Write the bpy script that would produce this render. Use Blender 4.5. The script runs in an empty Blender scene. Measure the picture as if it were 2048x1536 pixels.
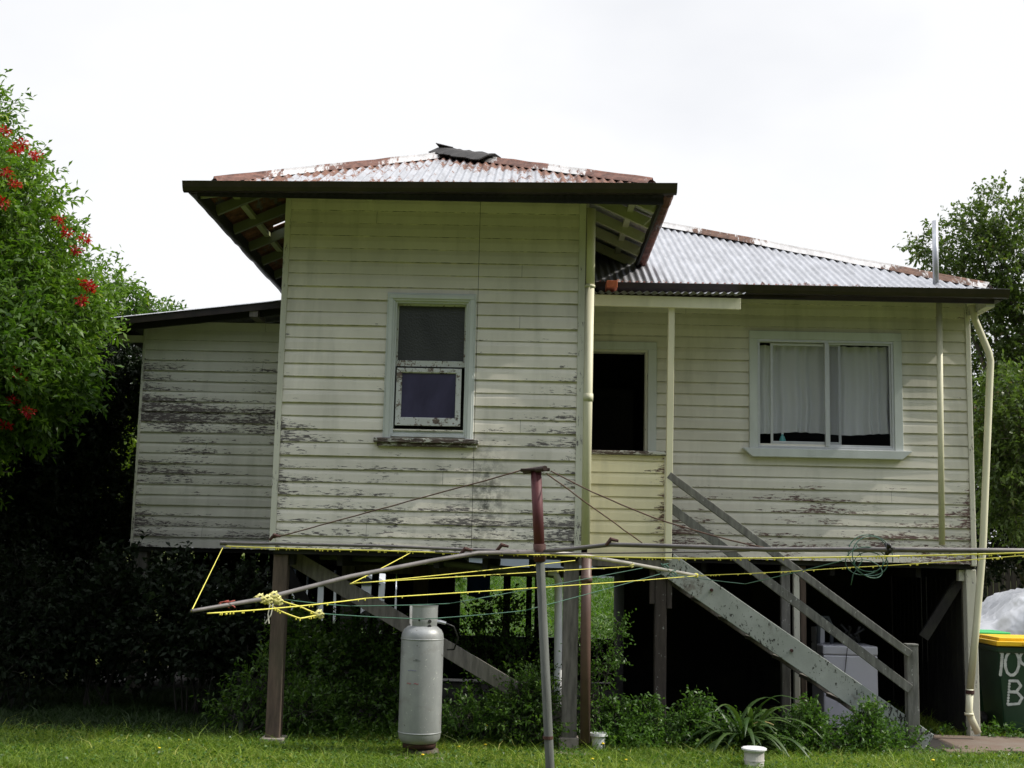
import bpy, math, random
import numpy as np
from mathutils import Vector, Matrix
random.seed(7); rng = np.random.default_rng(7)
sc = bpy.context.scene
COL = sc.collection
# ------------------------------------------------------------------ camera
F = 2500.0; EYE = 1.75
def nrm(v):
    v = np.array(v, float); return v/np.linalg.norm(v)
_Y = nrm((27, -345, -2500)); _X = nrm((1, -.021, (27+345*.021)/2500)); _Z = np.cross(_X, _Y)
ROT = np.array([_X, _Y, _Z])
cd = bpy.data.cameras.new('camera'); cam = bpy.data.objects.new('camera', cd); COL.objects.link(cam)
cd.sensor_width = 36; cd.lens = 36*F/2048; cd.clip_start = .1; cd.clip_end = 1500
M = Matrix([list(ROT[0])+[0], list(ROT[1])+[0], list(ROT[2])+[EYE], [0, 0, 0, 1]])
cam.matrix_world = M
sc.camera = cam
def P(x, y, D):
    """point seen at photo pixel (x, y) on the vertical plane Y = D"""
    v = ROT @ np.array((x-1024, 768-y, -F)); t = D/v[1]
    return Vector((v[0]*t, v[1]*t, EYE+v[2]*t))
# ------------------------------------------------------------------ sky and sun
SUN_EL, SUN_AZ = math.radians(44), math.radians(-3.5)     # azimuth measured from +X, towards the camera
w = bpy.data.worlds.new("World"); sc.world = w; w.use_nodes = True
nt = w.node_tree; nt.nodes.clear()
out = nt.nodes.new('ShaderNodeOutputWorld'); bg = nt.nodes.new('ShaderNodeBackground')
sky = nt.nodes.new('ShaderNodeTexSky'); sky.sky_type = 'NISHITA'; sky.sun_disc = False
sky.sun_elevation = SUN_EL; sky.sun_rotation = math.radians(90)-SUN_AZ
tc = nt.nodes.new('ShaderNodeTexCoord'); mp = nt.nodes.new('ShaderNodeMapping'); mp.inputs['Scale'].default_value = (1, 1, 2.2)
no = nt.nodes.new('ShaderNodeTexNoise'); no.inputs['Scale'].default_value = 1.6; no.inputs['Detail'].default_value = 5
rp = nt.nodes.new('ShaderNodeValToRGB')
rp.color_ramp.elements[0].position = .36; rp.color_ramp.elements[0].color = (7.9, 8.1, 8.6, 1)
rp.color_ramp.elements[1].position = .58; rp.color_ramp.elements[1].color = (9.9, 9.95, 10.1, 1)
mx = nt.nodes.new('ShaderNodeMix'); mx.data_type = 'RGBA'
sx = nt.nodes.new('ShaderNodeSeparateXYZ'); mr = nt.nodes.new('ShaderNodeMapRange'); mr.inputs[1].default_value = -.7; mr.inputs[2].default_value = .25; mr.inputs[3].default_value = .45; mr.inputs[4].default_value = .95
nt.links.new(tc.outputs['Generated'], sx.inputs[0]); nt.links.new(sx.outputs[1], mr.inputs[0]); nt.links.new(mr.outputs[0], mx.inputs[0])   # cloud bank ahead; unseen sky behind made bluer to tint and dim the walls
nt.links.new(tc.outputs['Generated'], mp.inputs[0]); nt.links.new(mp.outputs[0], no.inputs['Vector'])
nt.links.new(no.outputs[0], rp.inputs[0]); nt.links.new(sky.outputs[0], mx.inputs[6]); nt.links.new(rp.outputs[0], mx.inputs[7])
def wmr(src, a, b, c, d):
    q = nt.nodes.new('ShaderNodeMapRange'); nt.links.new(src, q.inputs[0]); q.interpolation_type = 'SMOOTHSTEP'
    for i, v in enumerate((a, b, c, d)): q.inputs[i+1].default_value = v
    return q.outputs[0]
def wma(op, a, b):
    q = nt.nodes.new('ShaderNodeMath'); q.operation = op
    for i, v in enumerate((a, b)):
        if isinstance(v, float): q.inputs[i].default_value = v
        else: nt.links.new(v, q.inputs[i])
    return q.outputs[0]
# overcast: brighter overhead than near the horizon, added dimming of the unseen low sky behind, to shade the walls
zen = wmr(sx.outputs[2], .42, .95, 1.0, 3.0); low = wmr(sx.outputs[2], .08, .62, .05, 1.0); ahead = wmr(sx.outputs[1], -.45, .15, 0.0, 1.0)
fac = wma('MULTIPLY', zen, wma('MAXIMUM', low, ahead))
vm = nt.nodes.new('ShaderNodeVectorMath'); vm.operation = 'SCALE'; nt.links.new(mx.outputs[2], vm.inputs[0]); nt.links.new(fac, vm.inputs['Scale'])
nt.links.new(vm.outputs[0], bg.inputs[0]); bg.inputs[1].default_value = .105
nt.links.new(bg.outputs[0], out.inputs[0])
sd = bpy.data.lights.new('sun', 'SUN'); sd.energy = 4.2; sd.angle = math.radians(.6); sd.color = (1, .95, .86)
so = bpy.data.objects.new('sun', sd); COL.objects.link(so)
sdir = Vector((math.cos(SUN_EL)*math.cos(SUN_AZ), math.cos(SUN_EL)*math.sin(SUN_AZ), math.sin(SUN_EL)))
so.rotation_euler = sdir.to_track_quat('Z', 'Y').to_euler(); so.location = (8, -4, 14)
sc.view_settings.view_transform = 'Standard'; sc.view_settings.look = 'None'
sc.view_settings.exposure = 0; sc.view_settings.gamma = 1
# ------------------------------------------------------------------ materials
class NT:
    def __init__(s, name):
        s.m = bpy.data.materials.new(name); s.m.use_nodes = True
        s.t = s.m.node_tree; s.t.nodes.clear()
        s.out = s.t.nodes.new('ShaderNodeOutputMaterial')
        s.b = s.t.nodes.new('ShaderNodeBsdfPrincipled'); s.l(s.b.outputs[0], s.out.inputs[0])
        s.tc = None
    def l(s, a, b): s.t.links.new(a, b)
    def n(s, typ, **kw):
        nd = s.t.nodes.new('ShaderNode'+typ)
        for k, v in kw.items():
            if k.startswith('_'): setattr(nd, k[1:], v)
            else:
                i = nd.inputs[int(k[1:])] if k[0] == 'i' and k[1:].isdigit() else nd.inputs[k]
                if hasattr(v, 'is_linked'): s.l(v, i)
                else: i.default_value = v
        return nd
    def co(s, scale=(1, 1, 1)):
        if s.tc is None: s.tc = s.n('TexCoord')
        mpn = s.n('Mapping', Vector=s.tc.outputs['Object']); mpn.inputs['Scale'].default_value = scale
        return mpn.outputs[0]
    def noise(s, scale, stretch=(1, 1, 1), detail=4, rough=.55, dist=0):
        return s.n('TexNoise', Vector=s.co(stretch), Scale=scale, Detail=detail, Roughness=rough, Distortion=dist).outputs[0]
    def ramp(s, x, a, b, ca=(0, 0, 0, 1), cb=(1, 1, 1, 1)):
        r = s.n('ValToRGB', Fac=x); e = r.color_ramp.elements
        e[0].position = a; e[0].color = ca; e[1].position = b; e[1].color = cb
        return r.outputs[0]
    def mix(s, f, a, b, mode='MIX'):
        m = s.t.nodes.new('ShaderNodeMix'); m.data_type = 'RGBA'; m.blend_type = mode
        for i, v in ((0, f), (6, a), (7, b)):
            if hasattr(v, 'is_linked'): s.l(v, m.inputs[i])
            else: m.inputs[i].default_value = v if i == 0 else (tuple(v)+(1,))[:4]
        return m.outputs[2]
    def math(s, op, a, b=0., clamp=False):
        m = s.n('Math', _operation=op, i0=a, i1=b); m.use_clamp = clamp; return m.outputs[0]
    def attr(s, name): return s.n('Attribute', _attribute_name=name).outputs['Fac']
    def bump(s, h, strength=.3, dist=.004):
        s.l(s.n('Bump', Height=h, Strength=strength, Distance=dist).outputs[0], s.b.inputs['Normal'])
    def set(s, **kw):
        for k, v in kw.items():
            i = s.b.inputs[k.replace('_', ' ')]
            if hasattr(v, 'is_linked'): s.l(v, i)
            else: i.default_value = (tuple(v)+(1,))[:4] if isinstance(v, (tuple, list)) else v
        return s

def paint(name, base, bare=(.155, .14, .135), rough=.55, k=.55, stretch=(1.7, 1.7, 8.5), sc_=3.5, attrs=True, wear=.35, tone=.16):
    """old flaking paint: where the wear attribute is high the bare timber shows"""
    m = NT(name)
    n1 = m.noise(sc_*2, stretch, 8, .68, .3); n2 = m.noise(1.6, (.7, 1, 2.2), 4)
    wv = m.attr('wear') if attrs else wear
    v = m.math('ADD', m.math('ADD', n1, m.math('MULTIPLY', m.math('SUBTRACT', wv, .5), k)), m.math('MULTIPLY', m.math('SUBTRACT', n2, .5), .75))
    mask = m.ramp(v, .605, .62)
    halo = m.ramp(v, .575, .605)
    tn = m.math('MULTIPLY', m.math('SUBTRACT', m.attr('rnd') if attrs else .5, .5), tone)
    dirt = m.noise(3, (1, 1, .5), 6, .6)
    col = m.mix(m.ramp(dirt, .35, .7), tuple(c*.86 for c in base), base)
    st = m.noise(5, (1, 1, .12), 5, .6)
    col = m.mix(m.math('MULTIPLY', m.ramp(st, .52, .74), .3), col, (.23, .24, .17))
    col = m.mix(m.math('MULTIPLY', halo, .45), col, (.70, .69, .62))
    grain = m.noise(9, (1, 1, 22), 5, .7)
    bcol = m.mix(m.ramp(grain, .35, .65), tuple(c*.35 for c in bare), tuple(c*1.5 for c in bare)); bcol = m.mix(m.math('MULTIPLY', m.ramp(m.noise(16, (1, 1, 5), 4, .6), .54, .60), .75), bcol, base)
    col = m.mix(mask, col, bcol)
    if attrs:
        mold_lapshade = m.math('MULTIPLY', m.attr('mold_lapshade'), m.ramp(m.noise(14, (1, 1, 1), 6, .7), .42, .62))
        col = m.mix(mold_lapshade, col, (.07, .07, .055))
    hsv = m.n('HueSaturation', Color=col, Value=m.math('ADD', 1, tn)).outputs[0]
    m.set(Base_Color=hsv, Roughness=m.ramp(mask, 0, 1, (rough,)*3+(1,), (.9,)*3+(1,)))
    h = m.math('ADD', m.math('MULTIPLY', mask, -.8), m.math('MULTIPLY', grain, .18))
    m.bump(h, .6, .003)
    return m.m
def plain(name, col, rough=.6, metal=0, var=.18, sc_=6, bump=.15, stretch=(1, 1, 1), col2=None, **kw):
    m = NT(name); n1 = m.noise(sc_, stretch, 6, .65)
    a = tuple(c*(1-var) for c in col); b = col2 or tuple(c*(1+var) for c in col)
    m.set(Base_Color=m.mix(m.ramp(n1, .3, .7), a, b), Roughness=rough, Metallic=metal, **kw)
    if bump: m.bump(m.noise(sc_*5, stretch, 5, .7), bump, .004)
    return m.m
def timber(name, col, rough=.85, speck=None, lich=.3):
    m = NT(name); g = m.noise(4, (6, 6, .8), 7, .7); s2 = m.noise(1.5, (1, 1, 1), 4)
    c = m.mix(m.ramp(g, .32, .7), tuple(x*.5 for x in col), tuple(x*1.35 for x in col))
    c = m.mix(m.math('MULTIPLY', m.ramp(s2, .5, .75), lich), c, (.09, .10, .05))
    if speck: c = m.mix(m.ramp(m.noise(38, (1, 1, .6), 3, .6), .66, .70), c, speck)
    m.set(Base_Color=c, Roughness=rough); m.bump(g, .5, .004); return m.m
def iron(name, base, rust=.5, rough=.38, metal=.55, rcol=(.15, .065, .038)):
    m = NT(name); n1 = m.noise(2.2, (6, 1.2, 1.2), 8, .74, .3); n2 = m.noise(.8, (1, 1, 1), 4)
    v = m.math('ADD', n1, m.math('MULTIPLY', m.math('SUBTRACT', n2, .5), .7))
    v = m.math('ADD', v, m.math('MULTIPLY', m.math('SUBTRACT', m.attr('wear'), .5), .6))
    mask = m.ramp(v, 1.0-rust*.9-.02, 1.0-rust*.9+.05)
    c = m.mix(m.ramp(m.noise(5, (2.5, .6, .6), 6, .7), .3, .7), tuple(x*.6 for x in base), tuple(x*1.12 for x in base))
    rc = m.mix(m.ramp(m.noise(12, (1, 1, 1), 5, .7), .35, .7), tuple(x*.45 for x in rcol), tuple(x*1.5 for x in rcol))
    m.set(Base_Color=m.mix(mask, c, rc), Roughness=m.ramp(mask, 0, 1, (rough,)*3+(1,), (.9,)*3+(1,)),
          Metallic=m.ramp(mask, 0, 1, (metal,)*3+(1,), (0, 0, 0, 1)))
    m.bump(n1, .3, .003); return m.m
def leafmat(name, c1, c2, c3=None, trans=.45, rough=.42):
    m = NT(name); a = m.attr('rnd')
    r = m.n('ValToRGB', Fac=a); e = r.color_ramp.elements
    e[0].position = 0; e[0].color = tuple(c1)+(1,); e[1].position = .85; e[1].color = tuple(c2)+(1,)
    if c3: x = e.new(1.0); x.color = tuple(c3)+(1,)
    m.set(Base_Color=r.outputs[0], Roughness=rough); m.b.inputs['Specular IOR Level'].default_value = .35
    tr = m.n('BsdfTranslucent', Color=m.mix(1., r.outputs[0], (.95, 1.1, .45), 'MULTIPLY'))
    ms = m.n('MixShader', i0=trans); m.l(m.b.outputs[0], ms.inputs[1]); m.l(tr.outputs[0], ms.inputs[2]); m.l(ms.outputs[0], m.out.inputs[0])
    return m.m
CREAM = (.79, .745, .645); MINT = (.63, .66, .64)
MT = dict(
 front=paint('flaking_cream_front', CREAM),
 wing=paint('flaking_cream_wing', (.71, .69, .62), bare=(.13, .11, .11)),
 right=paint('flaking_cream_right', (.74, .705, .605), bare=(.16, .10, .09)),
 porch=paint('yellow_cream', (.80, .74, .50), bare=(.13, .08, .06)),
 creamtrim=paint('cream_trim', (.66, .65, .55), attrs=False, wear=.45, stretch=(12, 12, 1.5)),
 cream_clean=paint('cream_pipe', (.74, .71, .51), attrs=False, wear=.12),
 mint=paint('mint_trim', MINT, attrs=False, wear=.2, stretch=(9, 9, 3)),
 mintworn=paint('mint_trim_worn', (.60, .62, .58), attrs=False, wear=.56, stretch=(6, 6, 4), bare=(.2, .15, .12)),
 mintheavy=paint('white_flaking', (.66, .67, .66), attrs=False, wear=.62, stretch=(3, 3, 3), bare=(.17, .13, .11)),
 sill=paint('sill_worn', (.50, .50, .45), attrs=False, wear=.84, stretch=(2, 2, 3), bare=(.09, .065, .055)),
 soffit=paint('olive_rafter', (.38, .40, .22), attrs=False, wear=.25, stretch=(3, 3, 3)),
 stair=None, timber=timber('grey_timber', (.16, .145, .125)), stump=timber('stump_timber', (.095, .066, .048)),
 darkstump=timber('dark_stump', (.055, .042, .035), speck=(.3, .3, .28)),
 rail=timber('rail_timber', (.17, .165, .15), speck=(.4, .4, .38)),
 roof=iron('rusty_corrugated_iron', (.36, .365, .385), rust=.635, metal=.4), roof2=iron('grey_corrugated_iron', (.37, .375, .395), rust=.33, rough=.42, metal=.4),
 ridge=iron('rusty_ridge_capping', (.50, .48, .46), rust=.585, rcol=(.15, .07, .05)), ridge2=iron('light_ridge_capping', (.50, .48, .46), rust=.46, rcol=(.14, .075, .05)),
 roofunder=iron('rusted_iron_painted_shade', (.12, .12, .12), rust=.50, rough=.7, metal=.2), darkened=paint('shade_painted_olive_rafter', (.13, .14, .085), attrs=False, wear=.3, stretch=(3, 3, 3)),  # left eave shade painted into these darker rafter and iron colours; rust is real
 gutter=plain('brown_gutter', (.018, .012, .010), .45, 0, .5, 5, .3, (1, 1, 1), (.035, .022, .018)),
 rustgutter=iron('rusty_gutter', (.07, .04, .035), rust=.62, rcol=(.15, .055, .04), metal=.1),
 blackrust=plain('burnt_rusty_iron', (.02, .017, .015), .8, .1, .6, 9, .6),
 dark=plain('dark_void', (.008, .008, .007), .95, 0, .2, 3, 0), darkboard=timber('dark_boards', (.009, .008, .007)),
 galv=plain('galvanised', (.42, .43, .45), .4, .6, .15, 12, .1), alu=plain('aluminium', (.62, .63, .64), .38, .45, .06, 20, 0),
 soil=plain('soil', (.014, .011, .008), .95, 0, .5, 5, .8), conc=plain('concrete', (.26, .23, .19), .9, 0, .3, 7, .5),
 pvc=plain('white_pvc', (.75, .75, .74), .35, 0, .06, 5, .05), brownpipe=plain('brown_pipe', (.12, .07, .055), .5, 0, .25, 4, .15),
 yellow=plain('yellow_line', (.64, .58, .08), .5, 0, .1, 30, 0), green=plain('green_line', (.03, .10, .065), .5, 0, .2, 20, 0),
 maroon=plain('maroon_paint', (.075, .012, .014), .6, .1, .35, 9, .2), hoist=plain('old_galvanised_tube', (.115, .105, .10), .55, .3, .35, 9, .25),
 rusty=plain('rust', (.055, .022, .016), .85, .1, .5, 20, .4), wire=plain('rusty_wire', (.09, .045, .03), .7, .3, .3, 30, 0),
 brick=plain('orange_brick', (.48, .13, .06), .9, 0, .2, 20, .4), red=plain('red_flower', (.55, .03, .03), .5, 0, .4, 8, 0),
 petal=plain('yellow_petal', (.85, .62, .02), .5, 0, .1, 8, 0), black=plain('black_rubber', (.012, .012, .012), .5, 0, .2, 5, 0),
 enamel=plain('grey_white_enamel', (.58, .57, .60), .35, 0, .07, 3, .05), bottle=plain('teal_bottle', (.10, .38, .36), .3, 0, .1, 5, 0),
 blue=plain('blue_cloth', (.05, .12, .48), .8, 0, .15, 4, .2), carwhite=plain('white_car_paint', (.50, .52, .56), .3, 0, .03, 2, 0),
 lamp=plain('red_lens', (.4, .02, .02), .2, 0, .1, 4, 0), spray=plain('sprayed_paint', (.62, .64, .62), .8, 0, .15, 25, 0),
)
def mk():
    m = NT('old_mint_stringer'); n1 = m.noise(36, (1, 1, .6), 5, .68); n2 = m.noise(1.3); v = m.math('ADD', n1, m.math('MULTIPLY', m.math('SUBTRACT', n2, .5), .5))
    c = m.mix(m.ramp(m.noise(4), .3, .7), (.27, .29, .26), (.38, .40, .37)); c = m.mix(m.ramp(v, .56, .60), c, (.02, .018, .014))
    c = m.mix(m.math('MULTIPLY', m.ramp(m.noise(5, (1, 1, 1), 6, .7), .6, .68), .8), c, (.16, .14, .12))
    m.set(Base_Color=c, Roughness=.8); m.bump(n1, .4, .003); MT['stair'] = m.m
    m = NT('silver_cylinder_paint'); n1 = m.noise(55, (1, 1, 1), 3, .6); n2 = m.noise(3, (1, 1, .5), 6, .65)
    c = m.mix(m.ramp(n2, .35, .65), (.28, .29, .285), (.41, .42, .41)); c = m.mix(m.ramp(n1, .67, .71), c, (.60, .60, .55))
    c = m.mix(m.ramp(m.noise(20, (1, 1, 1), 4, .6), .70, .74), c, (.09, .075, .06)); c = m.mix(m.math('MULTIPLY', m.ramp(m.noise(2.3, (1, 1, 1.6), 6, .7), .55, .72), .5), c, (.17, .14, .115))
    m.set(Base_Color=c, Roughness=.45, Metallic=.25); m.bump(n1, .25, .002); MT['cyl'] = m.m
    def glass(name, col, rough, bump=0):
        m = NT(name); m.set(Base_Color=m.mix(m.ramp(m.noise(2.2, (1, 1, .5), 5, .65, .6), .3, .7), tuple(c*.6 for c in col), tuple(c*1.5 for c in col)), Roughness=rough); m.b.inputs['Specular IOR Level'].default_value = .6  # patchy noise in the pane colour imitates faint reflections
        if bump: m.bump(m.n('TexVoronoi', Vector=m.co(), Scale=55).outputs[0], bump, .004)
        return m.m
    MT['frost'] = glass('frosted_dark_glass', (.03, .032, .03), .45, .5)
    MT['tint'] = glass('purple_backed_glass', (.05, .045, .085), .18)
    MT['carglass'] = glass('car_glass', (.02, .025, .03), .08)
    m = NT('window_glass'); tr = m.n('BsdfTransparent', Color=(.94, .94, .95, 1)); gl = m.n('BsdfGlossy', Color=(1, 1, 1, 1), Roughness=.04)
    fr = m.n('LayerWeight', Blend=.12); ms = m.n('MixShader', i0=m.math('ADD', m.math('MULTIPLY', fr.outputs['Fresnel'], .5), .015))
    m.l(tr.outputs[0], ms.inputs[1]); m.l(gl.outputs[0], ms.inputs[2]); m.l(ms.outputs[0], m.out.inputs[0]); MT['glass'] = m.m
    m = NT('net_curtain'); m.set(Base_Color=(.86, .87, .88), Roughness=.9); tl = m.n('BsdfTranslucent', Color=(.6, .62, .62, 1)); ms = m.n('MixShader', i0=.25)
    m.l(m.b.outputs[0], ms.inputs[1]); m.l(tl.outputs[0], ms.inputs[2]); m.l(ms.outputs[0], m.out.inputs[0]); MT['curtain'] = m.m
    m = NT('silver_tarpaulin'); n1 = m.noise(1.3, (1, 1, 1), 3, .5, .8); m.set(Base_Color=m.mix(m.ramp(n1, .3, .7), (.30, .31, .34), (.48, .49, .52)), Roughness=.42, Metallic=.25); m.bump(n1, .7, .10); MT['tarp'] = m.m
    m = NT('green_bin_plastic'); n1 = m.noise(3, (1, 1, .4), 5, .6); m.set(Base_Color=m.mix(m.ramp(n1, .3, .75), (.010, .038, .020), (.022, .06, .034)), Roughness=.42); m.bump(m.noise(60), .1, .002); MT['bingreen'] = m.m
    MT['binyellow'] = plain('yellow_bin_lid', (.80, .50, .015), .4, 0, .08, 6, .05); MT['brightgreen'] = plain('bright_green_plastic', (.06, .45, .13), .4, 0, .15, 6, .1)
    m = NT('lawn'); n1 = m.noise(1.2, (1, 1, 1), 6, .6); n2 = m.noise(30, (1, 1, 1), 5, .7)
    c = m.mix(m.ramp(n1, .3, .7), (.065, .078, .022), (.11, .13, .035)); c = m.mix(m.ramp(n2, .5, .68), c, (.07, .10, .025)); m.b.inputs['Specular IOR Level'].default_value = .05; m.set(Base_Color=c, Roughness=.95); m.bump(n2, .8, .03); MT['lawn'] = m.m
mk()
MT['leaf_bright'] = leafmat('bright_green_leaves', (.06, .13, .015), (.17, .28, .035), (.32, .38, .06))
MT['leaf_mid'] = leafmat('mid_green_leaves', (.045, .10, .015), (.10, .18, .028), (.17, .23, .04))
MT['leaf_dark'] = leafmat('shade_painted_leaves', (.005, .011, .003), (.012, .025, .006), (.024, .042, .010), trans=.25, rough=.7)  # deep shade put into the leaf colour of shaded plants
MT['leaf_yellow'] = leafmat('yellow_green_leaves', (.10, .17, .015), (.22, .30, .03), (.32, .32, .04))
MT['leaf_olive'] = leafmat('olive_green_leaves', (.06, .10, .025), (.13, .18, .045), (.22, .16, .08))
MT['leaf_weed'] = leafmat('weed_leaves', (.05, .11, .02), (.11, .21, .04), (.2, .28, .06))
MT['strap'] = leafmat('strap_leaves', (.035, .075, .02), (.09, .14, .04), (.30, .24, .10), trans=.3)
MT['grass'] = leafmat('grass_blades', (.10, .175, .018), (.26, .35, .04), (.46, .44, .12), trans=.4, rough=.5)
MT['grass_shade_tint'] = leafmat('shade_painted_grass_blades', (.012, .028, .004), (.03, .06, .01), (.06, .08, .02), trans=.3, rough=.6)  # dark copy of the lawn blades, shade put into the colour
MT['bark'] = timber('bark', (.10, .085, .065)); MT['darkbark'] = timber('dark_bark', (.03, .026, .02))
# ------------------------------------------------------------------ mesh builder
class MB:
    def __init__(s): s.v = []; s.f = []; s.fr = []; s.w = {}; s.mo = {}
    def add(s, vs, fs, rnd=None):
        b = len(s.v); s.v += [tuple(v) for v in vs]; r = random.random() if rnd is None else rnd
        for f in fs: s.f.append(tuple(b+i for i in f)); s.fr.append(r)
        return b
    def box(s, x0, x1, y0, y1, z0, z1):
        x0, x1 = sorted((x0, x1)); y0, y1 = sorted((y0, y1)); z0, z1 = sorted((z0, z1))
        s.add([(x, y, z) for z in (z0, z1) for y in (y0, y1) for x in (x0, x1)],
              [(0, 2, 3, 1), (4, 5, 7, 6), (0, 1, 5, 4), (2, 6, 7, 3), (0, 4, 6, 2), (1, 3, 7, 5)]); return s
    def bar(s, a, b, wd, ht, up=(0, 0, 1)):
        """rectangular timber from a to b; wd across, ht along up"""
        a = Vector(a); b = Vector(b); d = (b-a).normalized(); up = Vector(up); sd_ = d.cross(up).normalized(); u = sd_.cross(d).normalized()
        vs = [p+sd_*(i*wd/2)+u*(j*ht/2) for p in (a, b) for i, j in ((-1, -1), (1, -1), (1, 1), (-1, 1))]
        s.add(vs, [(3, 2, 1, 0), (4, 5, 6, 7), (0, 1, 5, 4), (1, 2, 6, 5), (2, 3, 7, 6), (3, 0, 4, 7)]); return s
    def tube(s, pts, r, seg=10, caps=True):
        pts = [Vector(p) for p in pts]; n = len(pts); rs = r if isinstance(r, (list, tuple)) else [r]*n
        rings = []; prev = None
        for i, p in enumerate(pts):
            d = (pts[min(i+1, n-1)]-pts[max(i-1, 0)]).normalized()
            if prev is None:
                a = Vector((0, 0, 1)) if abs(d.z) < .9 else Vector((1, 0, 0)); u = d.cross(a).normalized()
            else: u = (prev-d*prev.dot(d)).normalized()
            prev = u; v = d.cross(u)
            rings.append([p+(u*math.cos(2*math.pi*k/seg)+v*math.sin(2*math.pi*k/seg))*rs[i] for k in range(seg)])
        vs = [q for rr in rings for q in rr]
        fs = [(i*seg+k, i*seg+(k+1) % seg, (i+1)*seg+(k+1) % seg, (i+1)*seg+k) for i in range(n-1) for k in range(seg)]
        if caps: fs += [tuple(range(seg))[::-1], tuple((n-1)*seg+k for k in range(seg))]
        s.add(vs, fs); return s
    def lathe(s, prof, c=(0, 0, 0), seg=32):
        vs = [(c[0]+r*math.cos(2*math.pi*k/seg), c[1]+r*math.sin(2*math.pi*k/seg), c[2]+z) for r, z in prof for k in range(seg)]
        fs = [(i*seg+k, i*seg+(k+1) % seg, (i+1)*seg+(k+1) % seg, (i+1)*seg+k) for i in range(len(prof)-1) for k in range(seg)]
        s.add(vs, fs); return s
    def prism(s, pts, y0, y1):
        """polygon in XZ extruded in Y"""
        n = len(pts); vs = [(x, y0, z) for x, z in pts]+[(x, y1, z) for x, z in pts]
        s.add(vs, [tuple(range(n)), tuple(range(2*n-1, n-1, -1))]+[(i, i+n, (i+1) % n+n, (i+1) % n) for i in range(n)]); return s
    def grid(s, P2):
        """rows of points"""
        nr, ncol = len(P2), len(P2[0]); return s.add([p for r in P2 for p in r], [(i*ncol+j, i*ncol+j+1, (i+1)*ncol+j+1, (i+1)*ncol+j) for i in range(nr-1) for j in range(ncol-1)])
    def build(s, name, mat, parent=None, bevel=0, smooth=False, loc=None):
        me = bpy.data.meshes.new(name); off = Vector(loc) if loc is not None else Vector((0, 0, 0))
        vs = [tuple(Vector(v)-off) for v in s.v]
        me.from_pydata(vs, [], s.f); me.materials.append(MT[mat] if isinstance(mat, str) else mat)
        a = me.attributes.new('rnd', 'FLOAT', 'FACE'); a.data.foreach_set('value', s.fr)
        if s.w:
            a = me.attributes.new('wear', 'FLOAT', 'POINT'); arr = np.full(len(vs), .3, np.float32)
            for k, q in s.w.items(): arr[k] = q
            a.data.foreach_set('value', arr)
        if s.mo:
            a = me.attributes.new('mold_lapshade', 'FLOAT', 'POINT'); arr = np.zeros(len(vs), np.float32)
            for k, q in s.mo.items(): arr[k] = q
            a.data.foreach_set('value', arr)
        if smooth: me.shade_smooth()
        o = bpy.data.objects.new(name, me); COL.objects.link(o); o.location = off
        if parent: o.parent = parent; o.location = off-wloc(parent)
        if bevel:
            b = o.modifiers.new('bevel', 'BEVEL'); b.width = bevel; b.segments = 2; b.limit_method = 'ANGLE'
        return o
def wloc(o):
    v = Vector(o.location)
    while o.parent: o = o.parent; v += o.location
    return v
def tag(o, label=None, cat=None, group=None, kind=None):
    for k, v in (('label', label), ('category', cat), ('group', group), ('kind', kind)):
        if v: o[k] = v
    return o
def thing(name, loc, label, cat, group=None):
    o = bpy.data.objects.new(name, None); COL.objects.link(o); o.location = loc; o.empty_display_size = .2
    return tag(o, label, cat, group)
def npmesh(name, verts, faces, mat, parent=None, rnd=None):
    me = bpy.data.meshes.new(name); nv = len(verts); nf, k = faces.shape
    me.vertices.add(nv); me.loops.add(nf*k); me.polygons.add(nf)
    off = np.array(wloc(parent)) if parent else np.zeros(3)
    me.vertices.foreach_set('co', (verts-off).astype(np.float32).ravel()); me.loops.foreach_set('vertex_index', faces.astype(np.int32).ravel())
    me.polygons.foreach_set('loop_start', np.arange(0, nf*k, k, dtype=np.int32)); me.polygons.foreach_set('loop_total', np.full(nf, k, np.int32))
    me.update(calc_edges=True); me.materials.append(MT[mat] if isinstance(mat, str) else mat)
    if rnd is not None: a = me.attributes.new('rnd', 'FLOAT', 'FACE'); a.data.foreach_set('value', rnd.astype(np.float32))
    o = bpy.data.objects.new(name, me); COL.objects.link(o)
    if parent: o.parent = parent
    return o
def unit(a): return a/np.maximum(np.linalg.norm(a, axis=-1, keepdims=True), 1e-9)
def leaves(pos, dr, L, W, droop=.15):
    """one folded leaf per position: 4 vertices, one quad"""
    n = len(pos); dr = unit(dr); side = unit(np.cross(dr, unit(rng.normal(size=(n, 3))+np.array([0, 0, .9])))); nor = np.cross(side, dr)
    L = (np.ones(n)*L*rng.uniform(.65, 1.25, n))[:, None]; Wd = (np.ones(n)*W)[:, None]*rng.uniform(.7, 1.2, n)[:, None]
    mid = pos+dr*L*.5; tip = pos+dr*L+np.array([0, 0, -1])*L*droop
    v = np.stack([pos, mid+side*Wd/2+nor*Wd*.15, tip, mid-side*Wd/2+nor*Wd*.15], 1).reshape(-1, 3)
    return v, np.arange(4*n).reshape(n, 4)
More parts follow.
